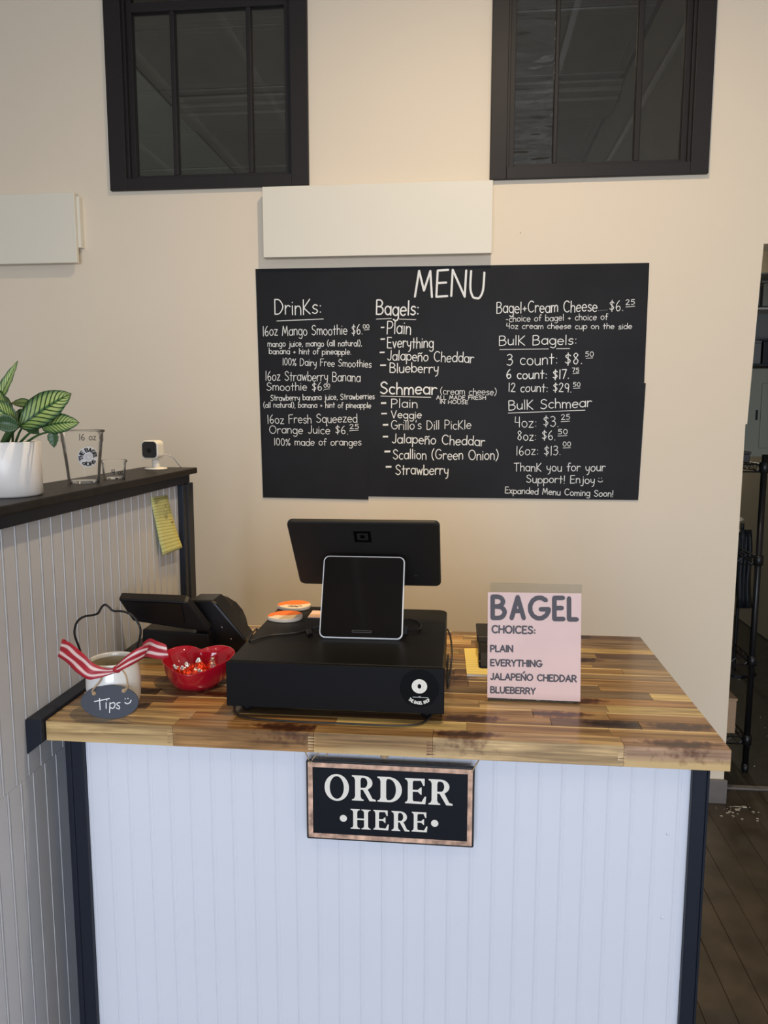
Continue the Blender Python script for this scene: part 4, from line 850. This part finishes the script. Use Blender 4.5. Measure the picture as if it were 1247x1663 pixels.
# ================================================================== ORDER HERE SIGN
oh = tag(empty('order_here_sign', (.637, .012, .72)), 'black hanging sign reading ORDER HERE below the counter edge', 'sign')
oz0, oz1, ox0, ox1, oy = .7215, .8725, .4865, .7900, .010
obj('board', B().prism([((ox0+ox1)/2+x, oy, (oz0+oz1)/2+z) for x, z in roundrect(ox1-ox0, oz1-oz0, .003, 3)], (0, .008, 0)), 'order_edge', oh, bevel=.001)
obj('black_field', B().box(ox0+.012, ox1-.012, oy-.0004, oy+.0002, oz0+.012, oz1-.012), 'order_black', oh)
f = .0085; g = .0035
for pts in ([(ox0+g, oz1-g), (ox1-g, oz1-g), (ox1-g-f, oz1-g-f), (ox0+g+f, oz1-g-f)], [(ox0+g, oz0+g), (ox1-g, oz0+g), (ox1-g-f, oz0+g+f), (ox0+g+f, oz0+g+f)], [(ox0+g, oz0+g), (ox0+g, oz1-g), (ox0+g+f, oz1-g-f), (ox0+g+f, oz0+g+f)], [(ox1-g, oz0+g), (ox1-g, oz1-g), (ox1-g-f, oz1-g-f), (ox1-g-f, oz0+g+f)]):
    obj('distressed_border', B().prism([(x, oy-.0008, z) for x, z in pts], (0, .001, 0)), 'distressed', oh)
def serif_letter(b, ch, x0, x1, z0, z1, fn, wt=1.0):
    Wd = x1-x0; Hh = z1-z0
    cnt = [0]
    def poly(p):
        cnt[0] += 1; b.add([fn(x0+x*Wd, z0+z*Hh)+Vector((0, -1.5e-5*(cnt[0] % 25), 0)) for x, z in p], [tuple(range(len(p)))])
    def stem(a, c, sl=.10, sh=.075, top=True, bot=True):
        poly([(a, .03), (c, .03), (c, .97), (a, .97)])
        for on, q in ((bot, 0), (top, 1)):
            if on:
                k = (lambda z: z) if q == 0 else (lambda z: 1-z)
                poly([(a-sl, k(0)), (c+sl, k(0)), (c+sl, k(sh*.6)), (c+sl*.35, k(sh)), (c, k(sh*2.3)), (a, k(sh*2.3)), (a-sl*.35, k(sh)), (a-sl, k(sh*.6))])
    def band(cx, cz, rx, rz, ix, iz, a0, a1, dx=0, n=20):
        P = [(cx+rx*math.cos(R(a0+(a1-a0)*i/n)), cz+rz*math.sin(R(a0+(a1-a0)*i/n))) for i in range(n+1)]
        Q = [(cx+dx+ix*math.cos(R(a0+(a1-a0)*i/n)), cz+iz*math.sin(R(a0+(a1-a0)*i/n))) for i in range(n+1)]
        for i in range(n): poly([P[i], P[i+1], Q[i+1], Q[i]])
    if ch == 'O': band(.5, .5, .5, .52, .29, .44, 0, 360, n=36)
    if ch == 'D':
        stem(.13, .36, .13, .075); poly([(.3, 1), (.5, 1), (.5, .92), (.3, .92)]); poly([(.3, 0), (.5, 0), (.5, .08), (.3, .08)]); band(.48, .5, .52, .5, .28, .42, -90, 90)
    if ch == 'R':
        stem(.13, .36, .13, .075); poly([(.3, 1), (.52, 1), (.52, .92), (.3, .92)]); poly([(.3, .44), (.52, .44), (.52, .52), (.3, .52)]); band(.50, .72, .36, .28, .15, .20, -90, 90)
        poly([(.44, .47), (.64, .50), (.86, .10), (1.0, .06), (1.0, 0), (.74, 0)])
    if ch == 'E':
        stem(.13, .36, .13, .075); poly([(.3, 1), (.92, 1), (.92, .92), (.3, .90)]); poly([(.92, 1), (.92, .72), (.86, .72), (.74, .92)])
        poly([(.3, .55), (.7, .55), (.7, .47), (.3, .47)]); poly([(.78, .66), (.78, .36), (.72, .38), (.60, .48), (.60, .55), (.72, .64)])
        poly([(.3, 0), (.96, 0), (.96, .08), (.3, .10)]); poly([(.96, 0), (1.0, .30), (.93, .30), (.78, .08)])
    if ch == 'H':
        stem(.13, .33, .13, .065); stem(.67, .87, .13, .065); poly([(.3, .46), (.7, .46), (.7, .54), (.3, .54)])
def os_(x, y): return at(480+x/3.897, 1200+y/3.897, oy-.001)
lt_ = []
for ch, x0, x1, zb, zt in (('O', 184, 338, 385, 222), ('R', 357, 507, 389, 230), ('D', 517, 672, 397, 238), ('E', 692, 826, 407, 247), ('R', 840, 993, 415, 254), ('H', 348, 475, 568, 443), ('E', 492, 590, 574, 449), ('R', 607, 720, 581, 456), ('E', 734, 834, 586, 461)):
    b = B(); p = os_(x0, zb); q_ = os_(x1, zb); t_ = os_(x0, zt); sl_ = (q_.z-p.z)
    serif_letter(b, ch, 0, 1, 0, 1, lambda x, z: Vector((p.x+(q_.x-p.x)*x, oy-.0008, p.z+(t_.z-p.z)*z)))
    obj('sign_letter', b, 'order_cream', oh)
for x, y in ((302, 503), (880, 535)):
    p = os_(x, y); b = B().add([(p.x+.0066*math.cos(2*PI*i/20), oy-.0008, p.z+.0066*math.sin(2*PI*i/20)) for i in range(20)], [tuple(range(20))]); obj('sign_dot', b, 'order_cream', oh)
zt_ = HC-CT
obj('hanging_string', B().tube(cr([(.4945, oy-.001, .866), (.490, oy+.003, .875), (.483, oy+.008, .885), (.478, .02, zt_-.001)], 4), .0012, 6), 'twine', oh)
obj('hanging_string', B().tube(cr([(.4945, oy-.001, .866), (.500, oy+.003, .876), (.507, oy+.006, .882), (.512, .02, zt_-.001)], 4), .0010, 6), 'twine', oh)
obj('hanging_string', B().tube(cr([(.7845, oy-.001, .864), (.790, oy+.002, .874), (.797, oy+.008, .884), (.801, .02, zt_-.001)], 4), .0012, 6), 'twine', oh)
obj('hanging_string', B().tube(cr([(.521, .02, zt_-.001), (.524, .021, .882), (.521, .02, .876)], 4), .0010, 6), 'twine', oh)
obj('twine_tuft', B().ball((.628, .022, .882), .008, .006, .006, 10), 'twine', oh, smooth=True)

# ================================================================== NOTE ON THE HALF WALL
nt_ = tag(empty('yellow_note', (-.03, .6, 1.25)), 'long yellow lined paper note taped to the grey half wall', 'note')
def np_(u, v, off): return atX(u, v, XP+off)
Lf = [(245, 808, .002), (248, 828, .003), (253, 850, .005), (258, 875, .009), (264.5, 902.5, .013)]; Rt_ = [(271.5, 804, .002), (276, 822, .003), (282, 846, .006), (289, 868, .011), (296.5, 889.5, .017)]
Lc, Rc = cr([np_(*p) for p in Lf], 4), cr([np_(*p) for p in Rt_], 4); rows = []; uvs = []
for i, (a, c) in enumerate(zip(Lc, Rc)): rows.append([a.lerp(c, j/4) for j in range(5)]); uvs.append([(j/4, 1-i/(len(Lc)-1)) for j in range(5)])
obj('lined_sheet', B().grid(rows, uvs), 'lined_yellow', nt_, smooth=True, solid=.0004)
nb_ = B()
def note_pt(u, v): return Lc[min(int((1-v)*(len(Lc)-1)), len(Lc)-1)].lerp(Rc[min(int((1-v)*(len(Lc)-1)), len(Lc)-1)], u)+Vector((.0016, 0, 0))
for a in ([(.1, .93), (.7, .90)], [(.15, .86), (.35, .87)], [(.6, .93), (.85, .88)], [(.7, .78), (.72, .72)], [(.55, .68), (.62, .66)], [(.55, .62), (.62, .54)], [(.7, .63), (.66, .54)], [(.85, .50), (.95, .47)]):
    nb_.tube([note_pt(*a[0]), note_pt(*a[1])], .0009, 5)
obj('handwriting', nb_, 'pencil', nt_)

# ================================================================== ON THE CAP
ZP = 1.340
# plant pot
pp = Vector((-.0905, .075, ZP)); PR = .0595
pt = tag(empty('potted_plant', pp), 'striped green leafy plant in a white cylinder pot on the black ledge', 'plant')
hpz = .102
obj('pot', B().lathe([(0, .0005), (PR-.003, .0005), (PR, .004), (PR+.0005, hpz-.002), (PR-.001, hpz), (PR-.004, hpz-.001), (PR-.004, hpz-.018)], pp, 48), 'pot_white', pt, smooth=True, bevel=0)
obj('soil', B().lathe([(0, hpz-.014), (PR-.0042, hpz-.016)], pp, 30), 'soil', pt)
def leaf(base, tip, width, bend, fold, m_='leaf', sidev=None, n=14):
    a, c = Vector(base), Vector(tip); ax = c-a; L = ax.length; t = ax.normalized(); sd_ = Vector(sidev) if sidev else t.cross(Vector((0, -1, 0))); sd_ = (sd_-t*sd_.dot(t)).normalized(); nn = sd_.cross(t).normalized()
    if nn.y > 0: nn = -nn
    rows = []; uvs = []
    for i in range(n+1):
        u = i/n; wv = width*(math.sin(PI*u**.82)**.75)*(1-.15*u) if 0 < u < 1 else 0
        ctr = a+ax*u+nn*(bend*math.sin(PI*u)*L)*-1 + Vector((0, 0, bend*math.sin(PI*u)*L*.6))
        row = []
        for j in range(9):
            q = j/4-1; row.append(ctr+sd_*(q*wv)+nn*(abs(q)*fold*wv)+nn*(.0012*math.sin(u*60+abs(q)*4)*abs(q)))
        rows.append(row); uvs.append([(u, j/8) for j in range(9)])
    return B().grid(rows, uvs)
LV = [((30, 694, .045), (116, 639, .03), 21.5, .10, .25, 'leaf'), ((66, 693, .06), (129, 686, .05), 14.5, .06, .2, 'leaf'), ((-12, 668, .07), (29, 586, .07), 8, .03, .5, 'leaf'),
      ((52, 656, .10), (18, 655, .11), 7, .05, .2, 'leaf'), ((28, 690, .03), (-28, 654, .02), 17, .10, .3, 'leaf'), ((86, 700, .06), (88, 727, .058), 8.5, .05, .3, 'leaf_dark'),
      ((40, 690, .08), (64, 704, .06), 9, .10, .3, 'leaf_dark'), ((30, 692, .02), (-16, 688, .0), 12, .12, .4, 'leaf_dark'), ((26, 690, .09), (58, 664, .12), 14, .1, .3, 'leaf_dark'), ((20, 693, .05), (-30, 610, .08), 12, .05, .3, 'leaf'),
      ((22, 680, .12), (-20, 640, .15), 14, .1, .3, 'leaf')]
for a, c, wd, bd, fo, m_ in LV:
    obj('leaf', leaf(at(*a), at(*c), wd*.00137, bd, fo, m_), m_, pt, smooth=True, solid=.0005)
top = pp+Vector((0, 0, hpz-.014))
for px, py, Y, dx, dy in ((30, 694, .045, .004, -.012), (68, 693, .06, .018, -.004), (-12, 668, .07, -.02, 0), (28, 690, .03, -.006, -.016), (40, 690, .08, .008, .01), (30, 692, .02, .0, -.02), (26, 690, .09, -.01, .012), (20, 693, .05, -.012, -.006), (86, 700, .06, .02, .004), (22, 680, .12, .0, .02)):
    e = at(px, py, Y); s0 = top+Vector((dx, dy, 0)); mid = s0.lerp(e, .55)+Vector((0, 0, .006)); obj('stem', B().tube(cr([s0, mid, e], 5), .0026, 7, taper=.6), 'stem_green', pt, smooth=True)

# clear 16 oz cup
cu = Vector((-.0805, .345, ZP))
cp = tag(empty('plastic_cup', cu), 'tall clear plastic cup marked 16 oz on the black ledge', 'cup')
cprof = [(0, .006), (.027, .006), (.0318, .0008), (.0330, .0012), (.0345, .012), (.0360, .030), (.0425, .090), (.0442, .094), (.0448, .112), (.0475, .1135), (.0488, .1155), (.0480, .1185), (.0460, .1185)]
obj('cup_wall', B().lathe(cprof, cu, 48), 'cup_plastic', cp, smooth=True)
obj('rim_bead', B().lathe([(.0474, .1150), (.0490, .1165), (.0474, .1182), (.0458, .1165)], cu, 48, closed=True), 'cup_plastic', cp, smooth=True)
def on_cup(cen_, r0, r1, h, a_c):       # maps metric (x,z) on the cone side facing az a_c
    def fn(x, z, off=.0004):
        r = r0+(r1-r0)*max(0, min(1, z/h)); a = a_c+x/r; return Vector((cen_.x+(r+off)*math.cos(a), cen_.y+(r+off)*math.sin(a), cen_.z+z))
    return fn
fn = on_cup(cu, .0332, .0450, .112, R(-52))
sb_ = B(); rows = []
for i in range(5):
    rr_ = .0225*i/4 if i else .0001; rows.append([fn(.004+rr_*math.cos(2*PI*k/32), .060+rr_*math.sin(2*PI*k/32), .0005) for k in range(33)])
stk = obj('round_label', B().grid(rows), 'label_white', cp, smooth=True)
s_, wd = strokes('THE BAGEL SHOP '); b = B()
def cmap(u, v):
    a = R(205)-u/(wd+.11)*2*PI; rad = .0115+v*.0078; return fn(.004+rad*math.cos(a), .060+rad*math.sin(a), .0010)
ink(b, s_, cmap, .13); obj('label_lettering', b, 'ink', stk)
b = B(); pl = [E_(.004, .060, .0055, .0055, 0, 360, 14)]; ink(b, pl, lambda x, z: fn(x, z, .0010), .0018); obj('bagel_emblem', b, 'cord_grey', stk)
b = B(); s_, wd = strokes('16 oz'); ink(b, [[(-.014+x*.0150, .0965+y*.0135) for x, y in s] for s in s_], lambda x, z: fn(x, z, .0012), .00075); obj('marker_lettering', b, 'ink', cp)
# clear 4 oz cup
c4u = Vector((-.0615, .455, ZP)); c4_ = tag(empty('portion_cup', c4u), 'short clear portion cup marked 4 oz beside the tall cup', 'cup')
obj('cup_wall', B().lathe([(0, .004), (.020, .004), (.0235, .0008), (.0246, .0015), (.0270, .034), (.0278, .036), (.0280, .039), (.0302, .040), (.0306, .0425), (.0302, .045), (.029, .045)], c4u, 44), 'cup_plastic', c4_, smooth=True)
fn4 = on_cup(c4u, .0248, .0272, .036, R(-58)); b = B(); s_, wd = strokes('4 oz'); ink(b, [[(-.008+x*.0125, .012+y*.0125) for x, y in s] for s in s_], lambda x, z: fn4(x, z, .0012), .0010); obj('marker_lettering', b, 'ink', c4_)

# little camera
kc = Vector((-.086, .765, ZP)); km = tag(empty('security_camera', kc), 'small white cube camera on a round foot at the far end of the ledge', 'camera')
obj('foot', B().lathe([(0, .0005), (.029, .0005), (.031, .002), (.030, .005), (.012, .007), (0, .007)], kc, 36), 'cam_white', km, smooth=True)
obj('ball_joint', B().lathe([(.0105, .005), (.0110, .014), (.0100, .018), (.011, .020), (.0105, .026), (.006, .031), (0, .032)], kc, 24), 'cam_white', km, smooth=True)
hc_ = kc+Vector((-.006, -.006, .056)); ang = R(-22); hX = Vector((math.cos(ang), math.sin(ang), 0)); hZ = Vector((0, 0, 1)); hn = Vector((math.sin(ang), -math.cos(ang), 0)); hn = Vector((-.12, -1, -.0)).normalized(); hX = Vector((1, -.12, 0)).normalized()
hd = B().prism([hc_+hX*x+hZ*y+hn*.016 for x, y in roundrect(.049, .051, .012, 6)], -hn*.036)
obj('head', hd, 'cam_white', km, bevel=.003)
obj('face', B().prism([hc_+hX*x+hZ*y+hn*.0168 for x, y in roundrect(.043, .044, .010, 6)], -hn*.002), 'cam_face', km)
obj('lens', B().prism([hc_+hX*(.0065*math.cos(2*PI*i/20)-.001)+hZ*(.0065*math.sin(2*PI*i/20)-.002)+hn*.0173 for i in range(20)], -hn*.001), 'black_plastic', km)
obj('power_cord', B().tube(cr([hc_+hX*.020-hn*.014-hZ*.016, at(270, 738, .79), at(281, 743, .81), at(288, 752, .84), Vector((-.052, .862, ZP+.002)), Vector((-.050, .872, ZP-.01)), Vector((-.050, .874, ZP-.1))], 6), .0014, 7), 'cord_grey', km, smooth=True)

# ================================================================== KITCHEN PASSAGE
rkx, rky = 1.974, 1.925
rk_ = tag(empty('wire_rack', (1.7, 2.15, 0)), 'black wire shelving rack beyond the doorway', 'rack')
for x, y in ((rkx, rky), (rkx, rky+.40), (rkx-.75, rky), (rkx-.75, rky+.40)):
    obj('post', B().tube([(x, y, -.005), (x, y, 1.335)], .0125, 14), 'rack_black', rk_, smooth=True)
    obj('post_foot', B().lathe([(0, -.0055), (.013, -.0055), (.015, .0), (.014, .03), (0, .03)], (x, y, 0), 14), 'rack_black', rk_, smooth=True)
for z in (1.295, .915, .49, .145):
    b = B()
    for dz in (0, -.03):
        for p, q_ in (((rkx-.75, rky), (rkx, rky)), ((rkx-.75, rky+.4), (rkx, rky+.4)), ((rkx, rky), (rkx, rky+.4)), ((rkx-.75, rky), (rkx-.75, rky+.4))): b.tube([(*p, z+dz), (*q_, z+dz)], .0032, 6)
    for i in range(1, 26): x = rkx-.75+i*.75/26; b.tube([(x, rky, z+.003), (x, rky+.4, z+.003)], .0016, 5)
    for i in range(24): b.tube([(rkx-.75+i*.75/24, rky, z-.03*(i % 2)), (rkx-.75+(i+1)*.75/24, rky, z-.03*((i+1) % 2))], .0016, 5)
    for i in range(12): b.tube([(rkx, rky+i*.4/12, z-.03*(i % 2)), (rkx, rky+(i+1)*.4/12, z-.03*((i+1) % 2))], .0016, 5)
    obj('wire_shelf', b, 'rack_black', rk_)
    obj('shelf_collar', B().lathe([(.0126, z-.035), (.019, z-.03), (.019, z+.008), (.0126, z+.012)], (rkx, rky, 0), 14), 'rack_black', rk_, smooth=True)
def carton(name, x0, x1, y0, y1, z0, z1, m_, label, cat, lid=True):
    o = empty(name, ((x0+x1)/2, (y0+y1)/2, z0)); tag(o, label, cat); obj('box_body', B().box(x0, x1, y0, y1, z0, z1-.01), m_, o, bevel=.003)
    obj('lid', B().box(x0-.003, x1+.003, y0-.003, y1+.003, z1-.0099, z1), m_, o, bevel=.002); return o
carton('cardboard_box', 1.55, 1.932, 1.945, 2.28, .1505, .305, 'cardboard', 'brown cardboard box on the lowest wire shelf', 'box')
carton('storage_bin', 1.60, 1.905, 1.97, 2.25, .4955, .74, 'dark_bin', 'dark storage bin on the third wire shelf', 'bin')
bk = tag(empty('plastic_bucket', (1.90, 2.17, .9205)), 'pale plastic bucket with a rim on the second wire shelf', 'bucket')
obj('bucket_body', B().lathe([(0, 0), (.055, 0), (.078, .125), (.074, .125), (.052, .004), (0, .004)], (1.90, 2.17, .9205), 30), 'bucket', bk, smooth=True)
obj('rim', B().lathe([(.078, .118), (.090, .120), (.090, .127), (.078, .127)], (1.90, 2.17, .9205), 30, closed=True), 'bucket', bk, smooth=True)
carton('storage_bin', 1.45, 1.93, 1.96, 2.29, 1.3005, 1.345, 'dark_bin', 'flat black tray on the top wire shelf', 'bin')
# electric panel on the side wall, boxes above on a shelf
ep = tag(empty('electric_panel', (2.8, 4.0, 1.28)), 'grey green metal cabinet on the passage wall', 'cabinet')
def wallbox(u0, v0, u1, v1, Yq, th, m_, par, nm, bevel=.004):
    p, q_ = at(u0, v1, Yq), at(u1, v0, Yq); return obj(nm, B().box(p.x, q_.x, Yq, Yq+th, p.z, q_.z), m_, par, bevel=bevel)
wallbox(1205, 598, 1300, 742, 3.5, .12, 'panel_grey', ep, 'cabinet_body')
wallbox(1232, 622, 1290, 728, 3.488, .0115, 'panel_grey', ep, 'cabinet_door')
wallbox(1227, 666, 1231, 682, 3.490, .0095, 'black_plastic', ep, 'latch', .001)
sf = tag(empty('wall_shelf', (2.5, 3.6, 1.76)), 'shelf over the grey cabinet beyond the doorway', 'shelf'); wallbox(1200, 590, 1320, 595, 3.45, .25, 'dark_bin', sf, 'shelf_board', .001)
wallbox(1200, 498, 1320, 503, 3.45, .25, 'bucket', sf, 'shelf_board', .001); wallbox(1200, 441, 1320, 445, 3.45, .25, 'bucket', sf, 'shelf_board', .001)
wallbox(1316, 395, 1320, 589, 3.45, .25, 'dark_bin', sf, 'bracket', .001)
for i, (u0, v0, u1, v1, m_, lb_) in enumerate(((1222, 553, 1237, 591.5, 'bin_grey', 'grey upright container on the lower shelf above the cabinet'), (1238, 550, 1270, 591.5, 'dark_bin', 'dark container on the lower shelf above the cabinet'), (1222, 462, 1236, 497.5, 'bin_grey', 'narrow grey box on the middle shelf above the cabinet'), (1238, 455, 1275, 497.5, 'panel_grey', 'wider olive box on the middle shelf above the cabinet'))):
    o = tag(empty('storage_box', at((u0+u1)/2, v1, 3.55)), lb_, 'box'); wallbox(u0, v0+4, u1, v1, 3.47, .2, m_, o, 'box_body', .004); wallbox(u0-.5, v0, u1+.5, v0+3.9, 3.467, .206, m_, o, 'lid', .002)
wallbox(1195, 446, 1316, 589, 3.66, .02, 'bin_grey', sf, 'shade_backing', .001)  # dark sheet added to stand in for shade between the shelves
ap = tag(empty('hanging_apron', at(1212, 900, 3.2)), 'dark cloth hanging beyond the wire rack', 'cloth')
obj('hook_stand', B().tube([(at(1204, 900, 3.24).x, 3.25, -.006), (at(1204, 900, 3.24).x, 3.25, at(1204, 850, 3.24).z)], .010, 8).lathe([(0, -.006), (.12, -.006), (.12, .006), (0, .01)], (at(1204, 900, 3.24).x, 3.25, 0), 20), 'rack_black', ap)
rows = []
for i in range(9):
    v = 860+i*16; rows.append([at(1196+j*3.4+1.5*math.sin(i*.9), v, 3.2+.03*math.sin(j*1.7+i*.3)) for j in range(8)])
obj('cloth', B().grid(rows), 'dark_bin', ap, smooth=True, solid=.004)

# ================================================================== LAMPS (out of frame; all but the one over the counter are added)
for i, (x, y, pw_, rad, cone, lcol) in enumerate(LAMPS):
    o = tag(empty('ceiling_lamp', (x, y, ZC)), 'white cylinder spot lamp on the ceiling, %s' % ('over the counter', 'added over the gap behind the counter for a warm pool on the wall', 'unseen fill added toward the street window', 'unseen fill added at the right of the room', 'unseen fill added at the left of the room')[i], 'lamp')
    obj('housing', B().lathe([(0, 0), (.06, 0), (.06, -.12), (.052, -.12), (.05, -.03), (0, -.03)], (x, y, ZC), 24), 'lamp_body', o, smooth=True)
    l = bpy.data.lights.new('ceiling_lamp_light', 'SPOT'); l.energy = pw_; l.color = lcol; l.shadow_soft_size = rad; l.spot_size = R(cone); l.spot_blend = 1.0; lo = bpy.data.objects.new('bulb_light', l); COL.objects.link(lo); lo.parent = o; lo.location = (0, 0, -.16)
l = bpy.data.lights.new('kitchen_fill', 'POINT'); l.energy = 38; l.color = (1, .88, .66); l.shadow_soft_size = .1; lo = bpy.data.objects.new('kitchen_fill', l); COL.objects.link(lo); lo.location = (2.3, 5.2, 2.1)  # bare unseen light added to brighten the kitchen passage
l = bpy.data.lights.new('back_room_fill', 'POINT'); l.energy = 22; l.color = (.86, .95, 1.0); l.shadow_soft_size = .1; lo = bpy.data.objects.new('back_room_fill', l); COL.objects.link(lo); lo.location = (-2.7, 3.4, 1.6)  # bare unseen light added to lift the ceiling behind the transoms
